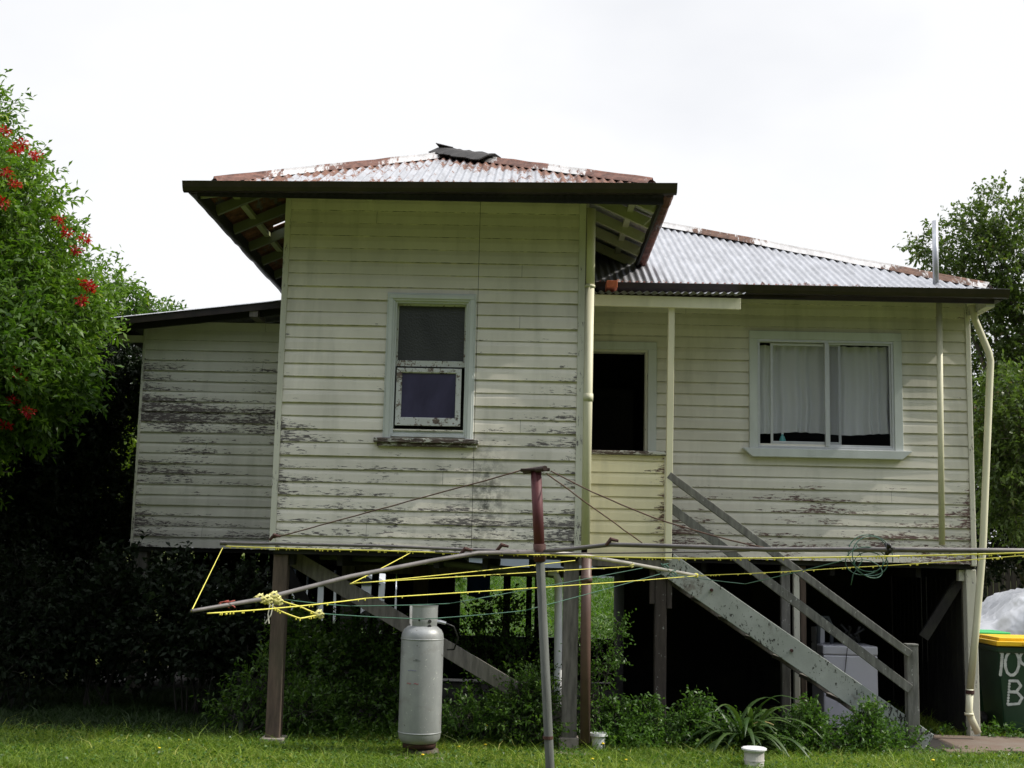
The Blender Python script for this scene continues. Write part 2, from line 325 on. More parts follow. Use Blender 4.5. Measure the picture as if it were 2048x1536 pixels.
def foliage(name, lobes, ntwig, per, L, W, mat, parent, tw=.45, up=.2, shell=.55, spread=.8, tipsonly=False, stems=None, keep=None):
    """leafy twigs through the volume of ellipsoid lobes (cx,cy,cz,rx,ry,rz)"""
    lo = np.array(lobes, float); wts = lo[:, 3]*lo[:, 4]+lo[:, 4]*lo[:, 5]+lo[:, 3]*lo[:, 5]; idx = rng.choice(len(lo), ntwig, p=wts/wts.sum())
    d = unit(rng.normal(size=(ntwig, 3))); rr = shell+(1-shell)*rng.random((ntwig, 1))**.6
    # clumping: modulate the radius with a few random directions
    k = unit(rng.normal(size=(7, 3))); rr = rr*(1+.13*np.sin(d@k.T*5+idx[:, None]*1.7).sum(1, keepdims=True)/2.2)
    base = lo[idx, :3]+d*lo[idx, 3:]*rr
    if keep is not None:
        ok = keep(base); base = base[ok]; d = d[ok]; idx = idx[ok]; ntwig = len(base)
    tdir = unit(d+rng.normal(size=(ntwig, 3))*.55+np.array([0, 0, up])); tl = tw*rng.uniform(.5, 1.2, ntwig)
    s = (np.arange(per)+.5)/per
    pos = base[:, None]+tdir[:, None]*(tl[:, None, None]*s[None, :, None])
    ld = unit(tdir[:, None]*.65+rng.normal(size=(ntwig, per, 3))*spread)
    pos = pos.reshape(-1, 3); ld = ld.reshape(-1, 3)
    v, f = leaves(pos, ld, L, W)
    cl = np.repeat(rng.normal(.45, .16, ntwig), per)+rng.normal(0, .13, ntwig*per)
    o = npmesh(name, v, f, mat, parent, np.clip(cl, 0, 1))
    if stems:
        a = base-tdir*tl[:, None]*.25; b = base+tdir*tl[:, None]; sd_ = unit(np.cross(tdir, rng.normal(size=(ntwig, 3))))*.004
        vv = np.stack([a-sd_, a+sd_, b], 1).reshape(-1, 3); npmesh('twig', vv, np.arange(3*ntwig).reshape(-1, 3), stems, parent)
    return base
def trunk(root, parent, tips, r=.12, mat='bark', name='trunk', fork=.35, wob=.12):
    m = MB(); root = Vector(root); top = sum((Vector(t) for t in tips), Vector())/len(tips)
    fk = root.lerp(top, fork)
    pts = [root.lerp(fk, i/4)+Vector((random.uniform(-1, 1), random.uniform(-1, 1), 0))*wob*.3*(i > 0) for i in range(5)]
    m.tube(pts, [r*(1.25-.1*i) for i in range(5)], 10)
    for t in tips:
        t = Vector(t); mid = pts[-1].lerp(t, .5)+Vector((random.uniform(-1, 1), random.uniform(-1, 1), random.uniform(0, 1)))*wob
        s0 = pts[random.choice((-2, -1))]
        m.tube([s0, s0.lerp(mid, .5), mid, mid.lerp(t, .6), t], [r*.65, r*.5, r*.38, r*.22, r*.08], 7)
    return m.build(name, mat, parent, smooth=True)

# ------------------------------------------------------------------ ground
def gz(x, y):
    t = min(max((y-19)/22, 0), 1); t = t*t*(3-2*t)
    return .95*t+.012*math.sin(x*2.1+y)+.01*math.sin(y*3.3-x)
ys = [-30, 0, 4]+[6+.5*i for i in range(40)]+[27, 29, 32, 36, 41, 48, 60, 90, 160, 400, 1200]
xs = [-900, -200, -60, -25]+[-14+.5*i for i in range(57)]+[18, 25, 60, 200, 900]
g = MB(); g.grid([[(x, y, gz(x, y)) for x in xs] for y in ys]); tag(g.build('ground', 'lawn', smooth=True), kind='structure')
g = MB(); xs2 = [-6+.4*i for i in range(29)]; ys2 = [12.15+.4*i for i in range(18)]
g.grid([[(x, y+.12*math.sin(x*3) * (y < 12.3), gz(x, y)+.012) for x in xs2] for y in ys2])
tag(g.build('bare_soil', 'soil', smooth=True), kind='structure')
# concrete path by the bins
g = MB(); a = P(1860, 1470, 12.9)
g.prism([(4.15, .0), (9, .0), (9, .035), (4.2, .035)], 12.25, 13.25); g.box(3.95, 4.35, 12.0, 12.18, .0, .05)
tag(g.build('concrete_path', plain('dirty_concrete', (.20, .13, .09), .95, 0, .35, 5, .7, col2=(.16, .13, .10)), bevel=.01), kind='structure')

# ------------------------------------------------------------------ the house
HY = 11.6; RY = 13.2; WY = 14.8; FL = 1.775
house = thing('house', (-.9, 11.6, 0), 'old cream weatherboard house on stumps with flaking paint and rusty iron roofs', 'house')
def boards(name, mat, D, x0, x1, z0, z1, wear, holes=(), joint=None, cover=.1235, mold_lapshade=None, ztop=None, parent=house, flip=1):
    m = MB(); nb = int(math.ceil((z1-z0)/cover))
    for i in range(nb):
        zb = z0+i*cover; zt = min(zb+cover, z1); lip = .0225+random.uniform(-.003, .004); tone = random.random(); jx = random.choice((x0*.7+x1*.3, x0*.45+x1*.55, x0*.2+x1*.8))+random.uniform(-.02, .02)
        zs = sorted({zb, zt, zb+.018, zb+.6*cover, *[h for ho in holes for h in ho[2:] if zb < h < zt]}); zs = [z for z in zs if z <= zt]
        for j in range(len(zs)-1):
            za, zc = zs[j], zs[j+1]; zm = (za+zc)/2; iv = [(x0, x1)]
            for hx0, hx1, hz0, hz1 in holes:
                if hz0 < zm < hz1: iv = [q for (p0, p1) in iv for q in ((p0, min(p1, hx0)), (max(p0, hx1), p1)) if q[1]-q[0] > .002]
            if i % 4 == 1: iv = [q for (p0, p1) in iv for q in (((p0, jx-.0012), (jx+.0012, p1)) if p0+.3 < jx < p1-.3 else ((p0, p1),))]
            if joint: iv = [q for (p0, p1) in iv for q in (((p0, joint-.002), (joint+.002, p1)) if p0 < joint < p1 else ((p0, p1),))]
            for p0, p1 in iv:
                n = max(1, int((p1-p0)/.12)); xsn = [p0+(p1-p0)*k/n for k in range(n+1)]
                def yy(z, x):
                    t = (z-zb)/cover; c = .008*max(0, (t-.90)/.10)
                    return D-flip*(lip-.010*t-c+.0022*math.sin(x*3.1+i*1.9))
                rows = [[(x, yy(z, x), z) for x in xsn] for z in (za, zc)]
                b = m.grid(rows); m.fr[-n:] = [tone]*n
                for r_, z in enumerate((za, zc)):
                    for k_, x in enumerate(xsn):
                        t = (z-zb)/cover
                        m.w[b+r_*(n+1)+k_] = wear(x, z)+(.16 if t < .2 else (-.03 if t > .4 else .0))
                        if mold_lapshade: m.mo[b+r_*(n+1)+k_] = mold_lapshade(x, z)
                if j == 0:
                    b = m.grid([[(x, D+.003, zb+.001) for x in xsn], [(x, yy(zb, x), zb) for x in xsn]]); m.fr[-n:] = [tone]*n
                    for k_ in range(2*(n+1)): m.w[b+k_] = .2; m.mo[b+k_] = 1.2  # board undersides: lap shadow line painted in through the mildew mask
    return m.build(name, mat, parent)
def sm(a, b, x): t = min(max((x-a)/(b-a), 0), 1); return t*t*(3-2*t)
fx0, fx1 = -2.34, .50
WIN = (-1.345+.06, -.516-.06, 2.90, 4.188-.06)
def wear_front(x, z):
    e = .32*math.exp(-(x-fx0)/.22)+.34*math.exp(-(fx1-x)/.16)+.16*math.exp(-abs(x-WIN[0])/.12)+.16*math.exp(-abs(x-WIN[1])/.12)
    return .05+.40*(1-sm(2.1, 4.5, z))+e*(1-sm(3.7, 4.6, z))
def mold_front(x, z): return .95*math.exp(-((x+.38)/.16)**2-((z-2.35)/.38)**2)+.25*math.exp(-((x+.5)/.9)**2-((z-2.0)/.3)**2)
boards('wall', 'front', HY, fx0+.03, fx1-.03, FL, 5.25, wear_front, [WIN], joint=P(960, 450, HY).x, mold_lapshade=mold_front)['label'] = 'front wall with flaking grey patches and mildew'
def wear_wing(x, z):
    t = (z-FL)/(4.4-FL); return .405+.18*math.exp(-((t-.62)/.16)**2)+.09*math.sin(z*9+x)+.05*math.sin(x*5+z*3)+.14*math.exp(-(x+4.64)/.3) - .6*sm(.82, .92, t)
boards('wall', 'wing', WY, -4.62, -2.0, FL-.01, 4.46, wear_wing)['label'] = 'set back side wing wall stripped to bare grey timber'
RW = (2.335+.09, 3.951-.09, 2.9+.09, 4.194-.09); DOOR = (.40, 1.262, 1.8, 3.955)
def wear_right(x, z): return .06+.50*(1-sm(2.0, 3.1, z))+.3*math.exp(-(4.66-x)/.12)
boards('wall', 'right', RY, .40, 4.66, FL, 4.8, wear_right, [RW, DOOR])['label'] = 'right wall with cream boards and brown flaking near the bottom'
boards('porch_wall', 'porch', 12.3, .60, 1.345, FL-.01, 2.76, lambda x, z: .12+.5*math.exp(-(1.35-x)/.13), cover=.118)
# inner linings, floor and unseen sides so that the rooms are closed and dark
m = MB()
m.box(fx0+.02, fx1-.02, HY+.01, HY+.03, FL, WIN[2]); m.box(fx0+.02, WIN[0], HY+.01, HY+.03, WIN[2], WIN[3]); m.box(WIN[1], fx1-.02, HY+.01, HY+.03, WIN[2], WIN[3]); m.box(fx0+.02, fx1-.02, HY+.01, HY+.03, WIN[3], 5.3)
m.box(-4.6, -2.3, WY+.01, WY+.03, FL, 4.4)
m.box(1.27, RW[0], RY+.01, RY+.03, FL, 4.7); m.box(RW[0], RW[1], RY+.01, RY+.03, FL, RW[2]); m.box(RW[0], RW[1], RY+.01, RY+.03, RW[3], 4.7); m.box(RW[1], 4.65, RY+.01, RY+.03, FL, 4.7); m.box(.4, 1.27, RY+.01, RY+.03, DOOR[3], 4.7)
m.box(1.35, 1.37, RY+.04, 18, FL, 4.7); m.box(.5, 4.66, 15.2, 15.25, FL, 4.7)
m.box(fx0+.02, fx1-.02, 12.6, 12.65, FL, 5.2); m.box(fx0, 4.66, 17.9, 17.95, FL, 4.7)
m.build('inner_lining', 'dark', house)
m = MB(); m.box(fx0+.01, fx1-.01, HY+.012, 18, FL-.05, FL-.004); m.box(fx1, 4.67, RY+.012, 18, FL-.05, FL-.004); m.box(-4.62, fx0, WY+.012, 18, FL-.06, FL-.012); m.box(.51, 1.40, 12.32, 13.2, FL-.05, FL+.0)
m.build('floor', 'darkboard', house)
for x in np.arange(-2.2, 4.6, .45):
    m = MB(); m.box(x, x+.05, 11.7 if x < .4 else 13.3, 17.9, FL-.15, FL-.052); m.build('floor_joist', 'darkboard', house)
m = MB()
m.box(fx0, fx0+.02, HY+.04, 18, FL, 5.25); m.box(fx1-.02, fx1, HY+.04, 18, FL, 5.25)
m.build('side_wall', 'creamtrim', house)
m = MB(); m.box(4.645, 4.665, RY+.04, 18, FL, 4.75); m.build('side_wall', 'creamtrim', house)
m = MB(); m.box(-4.635, -4.615, WY+.04, 18, FL, 4.36); m.build('side_wall', 'creamtrim', house)
# corner boards
for (xa, xb, D, z0, z1, mt) in ((fx0-.02, fx0+.035, HY, FL-.02, 5.2, 'creamtrim'), (fx1-.055, fx1+.01, HY, FL-.02, 5.2, 'creamtrim'), (-4.65, -4.62, WY, FL-.02, 4.42, 'creamtrim'), (4.635, 4.685, RY, FL-.02, 4.7, 'creamtrim'), (1.345, 1.385, 12.3, FL-.02, 2.76, 'creamtrim')):
    m = MB(); m.box(xa, xb, D-.034, D+.03, z0, z1); m.build('corner_board', mt, house, bevel=.004)
m = MB(); m.box(4.655, 4.695, RY-.02, RY+.06, FL-.02, 4.7); m.build('corner_board', 'creamtrim', house, bevel=.004)
# ---- corrugated sheets
def corr(m, x0, x1, base, up, top, pitch=.076, amp=.013, nrow=6, axis='x', wearf=None):
    """columns along axis; base(x)->point, up = slope vector per metre of plan depth, top(x)->plan depth"""
    n = int(abs(x1-x0)/pitch*8); b0 = len(m.v); rows = []
    for r in range(nrow+1):
        row = []
        for k in range(n+1):
            x = x0+(x1-x0)*k/n; d = top(x)*r/nrow; p = Vector(base(x))+Vector(up)*d
            p.z += amp*math.sin(2*math.pi*(x-x0)/pitch); row.append(p)
        rows.append(row)
    b = m.grid(rows)
    for r in range(nrow+1):
        for k in range(n+1):
            q = b+r*(n+1)+k; m.w[q] = wearf(m.v[q]) if wearf else .4
tilt = lambda x: .0148*(x+.92)
EX0, EX1, EY, EZ = -3.02, 1.175, 10.83, 5.025; half = (EX1-EX0)/2; rx = (EX0+EX1)/2+.02; SL = .455; AY = EY+half; AZ = EZ+half*SL
def wr1(v): return .28+.32*math.exp(-abs(v[0]-(-.55))/.25)*sm(EZ+.3, AZ, v[2])+.35*max(0, 1-min(abs(v[0]-EX0-(v[1]-EY)), abs(EX1-v[0]-(v[1]-EY)))/.45)+.25*(1-sm(EZ, EZ+.12, v[2]))
m = MB(); corr(m, EX0, EX1, lambda x: (x, EY, EZ+tilt(x)), (0, 1, SL), lambda x: max(.001, min(x-EX0, EX1-x)), nrow=8, wearf=wr1)
m.build('roof', 'roof', house, smooth=True)['label'] = 'front hip of streaky rusted corrugated iron'
m = MB(); LEN = 18.3-EY
yg = min((abs(P(530, 460, 11+.01*k).z-(EZ+tilt(EX0)+SL*(P(530, 460, 11+.01*k).x-EX0))), 11+.01*k) for k in range(500))[1]
corr(m, EY, yg-.03, lambda y: (EX0, y, EZ+tilt(EX0)), (1, 0, SL), lambda y: min(max(.001, y-EY), half), nrow=4, wearf=lambda v: .75); corr(m, yg+.03, EY+LEN, lambda y: (EX0, y, EZ+tilt(EX0)), (1, 0, SL), lambda y: half, nrow=4, wearf=lambda v: .75)
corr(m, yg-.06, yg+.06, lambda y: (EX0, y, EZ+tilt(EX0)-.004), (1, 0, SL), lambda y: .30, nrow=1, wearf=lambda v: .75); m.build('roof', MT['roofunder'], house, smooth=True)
m = MB()
corr(m, EY, EY+LEN, lambda y: (EX1, y, EZ+tilt(EX1)), (-1, 0, SL), lambda y: min(max(.001, y-EY), half), nrow=4, wearf=lambda v: .35); m.build('roof', 'roof2', house, smooth=True)
def cap(a, b, wd=.13, mat='ridge', name='ridge_cap', sag=0):
    a = Vector(a); b = Vector(b); m = MB(); n = 14; d = (b-a).normalized(); s_ = d.cross(Vector((0, 0, 1))).normalized(); rows = []
    for i in range(n+1):
        p = a.lerp(b, i/n); j = random.uniform(-.006, .006)
        rows.append([p+s_*q*wd+Vector((0, 0, h+j)) for q, h in ((-1, -.045), (-.45, .005), (-.12, .012), (0, .035), (.12, .012), (.45, .005), (1, -.045))])
    bb = m.grid(rows)
    for q in range(bb, len(m.v)): m.w[q] = .5+.3*math.sin(q*.13)
    return m.build(name, mat, house, smooth=True)
cap((EX0+.12, EY+.12, EZ+.075+tilt(EX0)), (rx, AY, AZ+.025), .09); cap((EX1-.10, EY+.10, EZ+.075+tilt(EX1)), (rx, AY, AZ+.025), .09); cap((rx, AY, AZ+.03), (rx, 18.3, AZ+.03))
# burnt and lifted end of the ridge capping
m = MB(); rows = []
for i in range(17):
    t = -.06+.56*i/16; p = Vector((rx+t, AY-t, AZ-SL*t+.065)); j = random.uniform(0, .03)
    rows.append([p+Vector((-.15-j, -.12-j, -.075-j*.6)), p+Vector((-.07, -.06, -.01)), p+Vector((0, 0, .012+.018*random.random())), p+Vector((.06, .05, .0))])
m.grid(rows); p = Vector((rx-.06, AY+.06, AZ+.09)); m.add([p+Vector((-.09, -.08, .05)), p+Vector((.10, -.10, .0)), p+Vector((.0, -.02, -.04))], [(0, 1, 2)])
o = m.build('ridge_cap', 'blackrust', house); o['label'] = 'blackened buckled end of the ridge capping'; q = o.modifiers.new('s', 'SOLIDIFY'); q.thickness = .012
# right roof: front slope and right hip
RX1, RYE, RZE = 4.77, 12.62, 4.565; top_y = 3.75; SR = .465
tz2 = lambda x: .0035*(x-2.7)
m = MB(); corr(m, .42, RX1, lambda x: (x, RYE, RZE+tz2(x)), (0, 1, SR), lambda x: max(.001, min(RX1-x, top_y)), nrow=4, wearf=lambda v: .30+.3*max(0, 1-abs(RX1-v[0]-(v[1]-RYE))/.35)*(1 if v[0] > 3.6 else .3)+.5*(1-sm(RZE, RZE+.03, v[2])))
m.build('roof', 'roof2', house, smooth=True)['label'] = 'clean grey corrugated roof over the right wing'
m = MB(); corr(m, RYE, 18.3, lambda y: (RX1, y, RZE), (-1, 0, SR), lambda y: max(.001, min(y-RYE, top_y)), nrow=3, wearf=lambda v: .5); m.build('roof', 'roof2', house, smooth=True)
cap((RX1-.05, RYE+.05, RZE+.055), (RX1-top_y, RYE+top_y, RZE+top_y*SR+.04), .085, 'ridge2')
# rusty old sheet edge showing above the gutter
m = MB(); corr(m, .7, 2.9, lambda x: (x, RYE-.03, RZE-.035), (0, 1, .5), lambda x: .14, nrow=1, wearf=lambda v: .9); m.build('sheet_edge', 'rustgutter', house, smooth=True)
# left wing skillion roof, falling to the left
wl = P(222, 636, 14.35); wr = P(562, 601, 14.35); ws = (wr.z-wl.z)/(wr.x-wl.x)
m = MB(); corr(m, 14.35, 18.2, lambda y: (wl.x, y, wl.z), (1, 0, ws), lambda y: 2.5, nrow=3, wearf=lambda v: .6); m.build('roof', 'roof2', house, smooth=True)
m = MB(); m.bar(wl+Vector((.0, .03, -.045)), wr+Vector((.3, .03, -.045+.3*ws)), .025, .075); m.build('barge_board', 'gutter', house)
for y in (14.5, 15.4, 16.3, 17.2): m = MB(); m.bar((wl.x+.05, y, wl.z-.08), (wl.x+2.3, y, wl.z-.08+2.25*ws), .045, .1); m.build('rafter', 'darkboard', house)
for px in (365, 512):
    q = P(px, 622, 14.5); m = MB(); m.box(q.x-.05, q.x+.05, 14.38, 14.8, q.z-.09+.0, q.z-.02); m.build('purlin_end', 'timber', house)
m = MB(); m.box(-4.95, -4.62, 14.78, 14.84, 4.20, 4.28); m.build('eave_bracket', 'creamtrim', house)
m = MB(); m.box(wl.x-.06, wl.x+.04, 14.3, 18.2, wl.z-.13, wl.z-.01); m.build('gutter', 'gutter', house)
# ---- gutters (quad profile), fascias
def gutter(name, a, b, out, mat, dz=0, ragged=0, n=40):
    a = Vector(a); b = Vector(b); o_ = Vector(out).normalized(); m = MB(); rows = []
    prof = [(0, -.01), (0, -.08), (.035, -.088), (.07, -.08), (.092, -.05), (.103, -.02), (.112, .0), (.100, .004), (.095, -.012)]
    for i in range(n+1):
        p = a.lerp(b, i/n); j = random.uniform(-1, 1)*ragged
        rows.append([p+o_*x_+Vector((0, 0, z_+(j*(.5 if k > 4 else 1) if k > 1 else 0))) for k, (x_, z_) in enumerate(prof)])
    bb = m.grid(rows)
    for q in range(bb, len(m.v)): m.w[q] = .6
    m.add([tuple(p) for p in rows[0]], [tuple(range(9))]); m.add([tuple(p) for p in rows[-1]], [tuple(range(9))])
    return m.build(name, mat, house)
GZ = EZ-.005
gutter('gutter', (EX0-.10, EY-.0, GZ+tilt(EX0)), (EX1+.10, EY-.0, GZ+tilt(EX1)), (0, -1, 0), 'gutter', ragged=.002)
gutter('gutter', (EX1, EY+.02, GZ+tilt(EX1)), (EX1, 14.25, GZ+tilt(EX1)-.02), (1, 0, 0), 'rustgutter', ragged=.012)['label'] = 'badly rusted side gutter'
gutter('gutter', (EX0, EY+.02, GZ+tilt(EX0)), (EX0, 18, GZ+tilt(EX0)), (-1, 0, 0), 'gutter', ragged=.008)
gutter('gutter', (.52, RYE, RZE-.02), (RX1+.10, RYE, RZE-.012), (0, -1, 0), 'gutter', ragged=.002)
gutter('gutter', (RX1, RYE, RZE-.02), (RX1, 18, RZE-.02), (1, 0, 0), 'gutter')
m = MB(); m.box(EX0+.01, EX1-.01, EY+.006, EY+.028, EZ-.14, EZ-.035); m.box(EX0+.01, EX0+.03, EY+.03, 18, EZ-.16, EZ-.055); m.box(EX1-.03, EX1-.01, EY+.03, 13.9, EZ-.11, EZ-.015)
m.build('fascia', 'darkboard', house)
m = MB(); m.box(.55, RX1-.02, RYE+.006, RYE+.028, RZE-.14, RZE-.035); m.build('fascia', 'gutter', house)
m = MB(); m.box(RX1-.10, RX1-.01, RYE+.03, RY+.1, RZE-.17, RZE-.03); m.build('eave_end', 'creamtrim', house)
# side rafters, seen under both side eaves
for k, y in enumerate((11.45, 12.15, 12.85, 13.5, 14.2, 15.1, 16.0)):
    e_ = min(1.0, y-EY-.12); m = MB(); m.bar((EX0+.03, y, EZ-.075+tilt(EX0)), (EX0+e_, y, EZ-.075+(e_-.03)*SL+tilt(EX0)), .045, .09); m.build('rafter', 'darkened', house)
for k, y in enumerate((11.30, 11.85, 12.42, 12.98, 13.55)):
    e_ = min(1.0, y-EY-.12); m = MB(); m.bar((EX1-.03, y, EZ-.075+tilt(EX1)), (EX1-e_, y, EZ-.075+(e_-.03)*SL+tilt(EX1)), .045, .10); m.build('rafter', 'soffit', house)
for x in (-2.0, -1.4, -.8, -.2, .35):
    m = MB(); m.bar((x, EY+.05, EZ-.075), (x, HY+.2, EZ-.075+.95*SL-.05), .05, .09); m.build('rafter', 'soffit', house)
for k in (-1, 1):
    m = MB(); ex = EX0 if k < 0 else EX1; m.bar((ex-k*.02, EY+.04, EZ-.07+tilt(ex)), (ex-k*1.0, EY+1.02, EZ-.07+SL+tilt(ex)), .045, .11); m.build('hip_rafter', 'soffit', house)
    m = MB(); m.box(ex-k*.20, ex-k*.26, EY+.25, 14.2 if k > 0 else 18, EZ+.035+tilt(ex), EZ+.075+tilt(ex)); m.box(ex-k*.60, ex-k*.66, EY+.85, 14.2 if k > 0 else 18, EZ+.23+tilt(ex), EZ+.265+tilt(ex)); m.build('batten', 'soffit', house)
for px in (738, 858, 973, 1103):
    q = P(px, 394, 11.5); m = MB(); m.box(q.x-.024, q.x+.024, 11.42, 11.57, q.z-.02, q.z+.03); m.build('rafter_end', 'creamtrim', house)
for x in np.arange(.7, 4.8, .6): m = MB(); m.bar((x, RYE+.04, RZE-.08), (x, RY+.1, RZE-.08+.28), .045, .09); m.build('rafter', 'darkboard', house)
m = MB(); m.box(.51, 4.66, RY-.04, RY+.03, 4.60, 4.74); m.build('top_plate', 'soffit', house)
# ---- small sash window
def rect_frame(m, x0, x1, z0, z1, wd, y0, y1, sill=None, top=None):
    s_ = wd if sill is None else sill; t_ = wd if top is None else top
    m.box(x0, x0+wd, y0, y1, z0+s_, z1-t_); m.box(x1-wd, x1, y0, y1, z0+s_, z1-t_); m.box(x0, x1, y0, y1, z1-t_, z1)
    if s_ > 0: m.box(x0, x1, y0, y1, z0, z0+s_)
w1 = thing('window', (-.93, HY, 2.8), None, None); w1.parent = house; w1.location = Vector((-.93, HY, 2.8))-house.location; del_ = None
m = MB(); rect_frame(m, -1.352, -.512, 2.80, 4.188, .075, HY-.052, HY-.002, sill=0); rect_frame(m, -1.335, -.529, 2.80, 4.171, .040, HY-.066, HY-.0525, sill=0)
m.build('frame', 'mint', w1, bevel=.004)
m = MB(); rect_frame(m, -1.277, -.587, 2.83, 4.113, .018, HY-.03, HY+.10, sill=.03); m.build('reveal', 'mint', w1)
zW = lambda y: P(860, y, HY).z
xW = lambda x, y: P(x, y, HY).x
m = MB(); m.box(-1.26, -.604, HY+.02, HY+.055, zW(733), zW(721)); m.box(-1.26, -.604, HY+.03, HY+.055, zW(611), zW(606)); m.box(-1.26, -1.245, HY+.03, HY+.055, zW(721), zW(611)); m.box(-.622, -.604, HY+.03, HY+.055, zW(721), zW(611)); m.build('sash', 'mintworn', w1, bevel=.002)
m = MB(); m.box(-1.245, -.622, HY+.045, HY+.05, zW(722), zW(610)); m.build('pane', 'frost', w1)
lx0, lx1 = xW(792, 790), xW(922, 790)
m = MB(); rect_frame(m, lx0, lx1, zW(852), zW(737), .046, HY-.016, HY+.018, sill=.072, top=.040); rect_frame(m, lx0+.044, lx1-.044, zW(852)+.070, zW(737)-.038, .008, HY-.008, HY+.016); o = m.build('sash', MT['mintheavy'], w1, bevel=.003); o['label'] = 'lower sash slightly open with badly flaking white paint'
m = MB(); m.box(lx0+.04, lx1-.04, HY+.004, HY+.009, zW(838), zW(744)); m.build('pane', 'tint', w1)
m = MB(); m.box(-1.27, -.59, HY-.01, HY+.06, zW(871), zW(861)); m.build('bottom_rail', 'mint', w1, bevel=.003)
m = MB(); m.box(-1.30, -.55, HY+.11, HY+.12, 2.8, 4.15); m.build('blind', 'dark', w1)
m = MB(); m.box(-1.43, -.455, HY-.085, HY+.03, 2.770, 2.812); m.box(-1.40, -.47, HY-.062, HY-.02, 2.735, 2.768); m.build('sill', 'sill', w1, bevel=.006)
# ---- large sliding window
w2 = thing('window', (0, 0, 0), None, None); w2.parent = house; w2.location = Vector((3.14, RY, 2.8))-house.location
m = MB(); rect_frame(m, 2.335, 3.951, 2.935, 4.194, .088, RY-.048, RY-.002, sill=0); m.build('frame', 'mint', w2, bevel=.004)
m = MB(); m.prism([(2.255, 2.935), (2.36, 2.845), (3.93, 2.845), (4.035, 2.935)], RY-.085, RY-.02); m.build('sill', 'mint', w2, bevel=.004)
m = MB(); rect_frame(m, 2.425, 3.861, 2.937, 4.105, .022, RY-.038, RY+.05, sill=.03, top=.028); m.build('aluminium_frame', 'alu', w2, bevel=.002)
xm = P(1652, 790, RY).x; xl_ = P(1544, 790, RY).x; xr_ = P(1680, 790, RY).x
m = MB(); m.box(xm-.019, xm+.019, RY-.045, RY-.005, 2.968, 4.076); rect_frame(m, xm+.02, 3.838, 2.968, 4.076, .016, RY-.02, RY+.0, sill=.02, top=.016); m.build('aluminium_frame', 'alu', w2, bevel=.002)
m = MB(); rect_frame(m, xl_-.014, xr_+.012, 2.975, 4.07, .026, RY+.006, RY+.028, sill=.045, top=.024); o = m.build('sash', 'alu', w2, bevel=.002); o['label'] = 'sliding aluminium sash left part open'
m = MB(); m.box(xl_+.01, xr_, RY+.015, RY+.018, 3.0, 4.05); m.build('pane', 'glass', w2)
m = MB(); m.box(xm, 3.83, RY-.012, RY-.009, 2.98, 4.07); m.build('pane', 'glass', w2)
# curtain, separate thing hanging inside
m = MB(); rows = []; n = 260
for r in range(9):
    t = r/8; row = []
    for k in range(n+1):
        x = 2.41+1.45*k/n; ph = x*52+1.8*math.sin(x*5)+.8*math.sin(x*17); a_ = .006+.019*t*(1+.5*math.sin(x*9)) if r else .022
        row.append((x+.008*math.sin(r+x*3), RY+.09+a_*math.sin(ph)+.010*math.sin(x*13), 4.06-(4.06-3.115-.012*math.sin(x*7))*t))
    rows.append(row)
m.grid(rows); o = m.build('curtain', 'curtain', smooth=True); tag(o, 'thin white net curtain hanging in folds behind the sliding window', 'curtain')
q = P(1565, 885, RY+.06); zb = 2.985
m = MB(); m.lathe([(0, 0), (.030, 0), (.034, .01), (.034, .05), (.024, .085), (.012, .10), (.012, .115), (0, .117)], (q.x, q.y, zb), 16)
bt = thing('bottle', (q.x, q.y, zb), 'small teal soap bottle on the ledge inside the sliding window', 'bottle'); m.build('bottle_body', 'bottle', bt, smooth=True)
m = MB(); m.lathe([(0, .112), (.013, .112), (.012, .14), (0, .142)], (q.x, q.y, zb), 12); m.build('cap', 'pvc', bt)
# ---- doorway
dr = thing('doorway', (0, 0, 0), None, None); dr.parent = house; dr.location = Vector((.95, RY, FL))-house.location
m = MB(); m.box(1.262, 1.352, RY-.045, RY-.002, FL, 3.96); m.box(.42, 1.352, RY-.045, RY-.002, 3.96, 4.045); m.build('frame', 'mint', dr, bevel=.004)
m = MB(); m.box(1.235, 1.2615, RY-.02, RY+.12, FL, 3.935); m.box(.42, 1.2615, RY-.02, RY+.12, 3.935, 3.9595); m.build('jamb', 'creamtrim', dr, bevel=.003)
m = MB(); m.box(.30, 1.23, 14.6, 14.64, FL, 3.70); m.box(.3, 1.23, 14.55, 14.6, 3.62, 3.72); m.build('inner_door', 'darkboard', dr)
for o in (w1, w2, dr):
    for k in ('label', 'category'):
        if k in o: del o[k]
w1['label'] = 'narrow sash window with mint frame and rotten sill'; w2['label'] = 'wide aluminium sliding window in a mint frame'
# ---- porch
pr = thing('porch', (1, 12.3, FL), None, None); pr.parent = house; pr.location = Vector((1, 12.3, FL))-house.location
a = P(1189, 598, 12.2); b = P(1481, 606, 12.2)
m = MB(); m.bar(a+Vector((0, 0, -.012)), b+Vector((0, 0, -.012)), .035, .112); m.build('fascia', MT['cream_clean'], pr, bevel=.003)
m = MB(); zl = P(1189, 586, 12.15).z
corr(m, .52, P(1492, 600, 12.15).x, lambda x: (x, 12.13, zl+.01+.01*(x-.5)), (0, 1, .17), lambda x: 1.05 if x < 2.3 else 1.05, nrow=2, amp=.012, wearf=lambda v: .35); m.build('roof', 'roof2', pr, smooth=True)
q = P(1343, 610, 12.25); m = MB(); m.bar((q.x, 12.25, q.z-.0), (P(1336, 1110, 12.25).x, 12.25, FL-.03), .062, .062, up=(0, 1, 0)); m.build('post', MT['cream_clean'], pr, bevel=.004)
m = MB(); m.box(.55, 1.385, 12.235, 12.36, 2.765, 2.80); m.build('ledge', 'sill', pr, bevel=.006)
m = MB(); m.box(.51, 1.40, 12.30, 12.335, FL-.10, FL-.03); m.build('bearer', 'timber', pr)
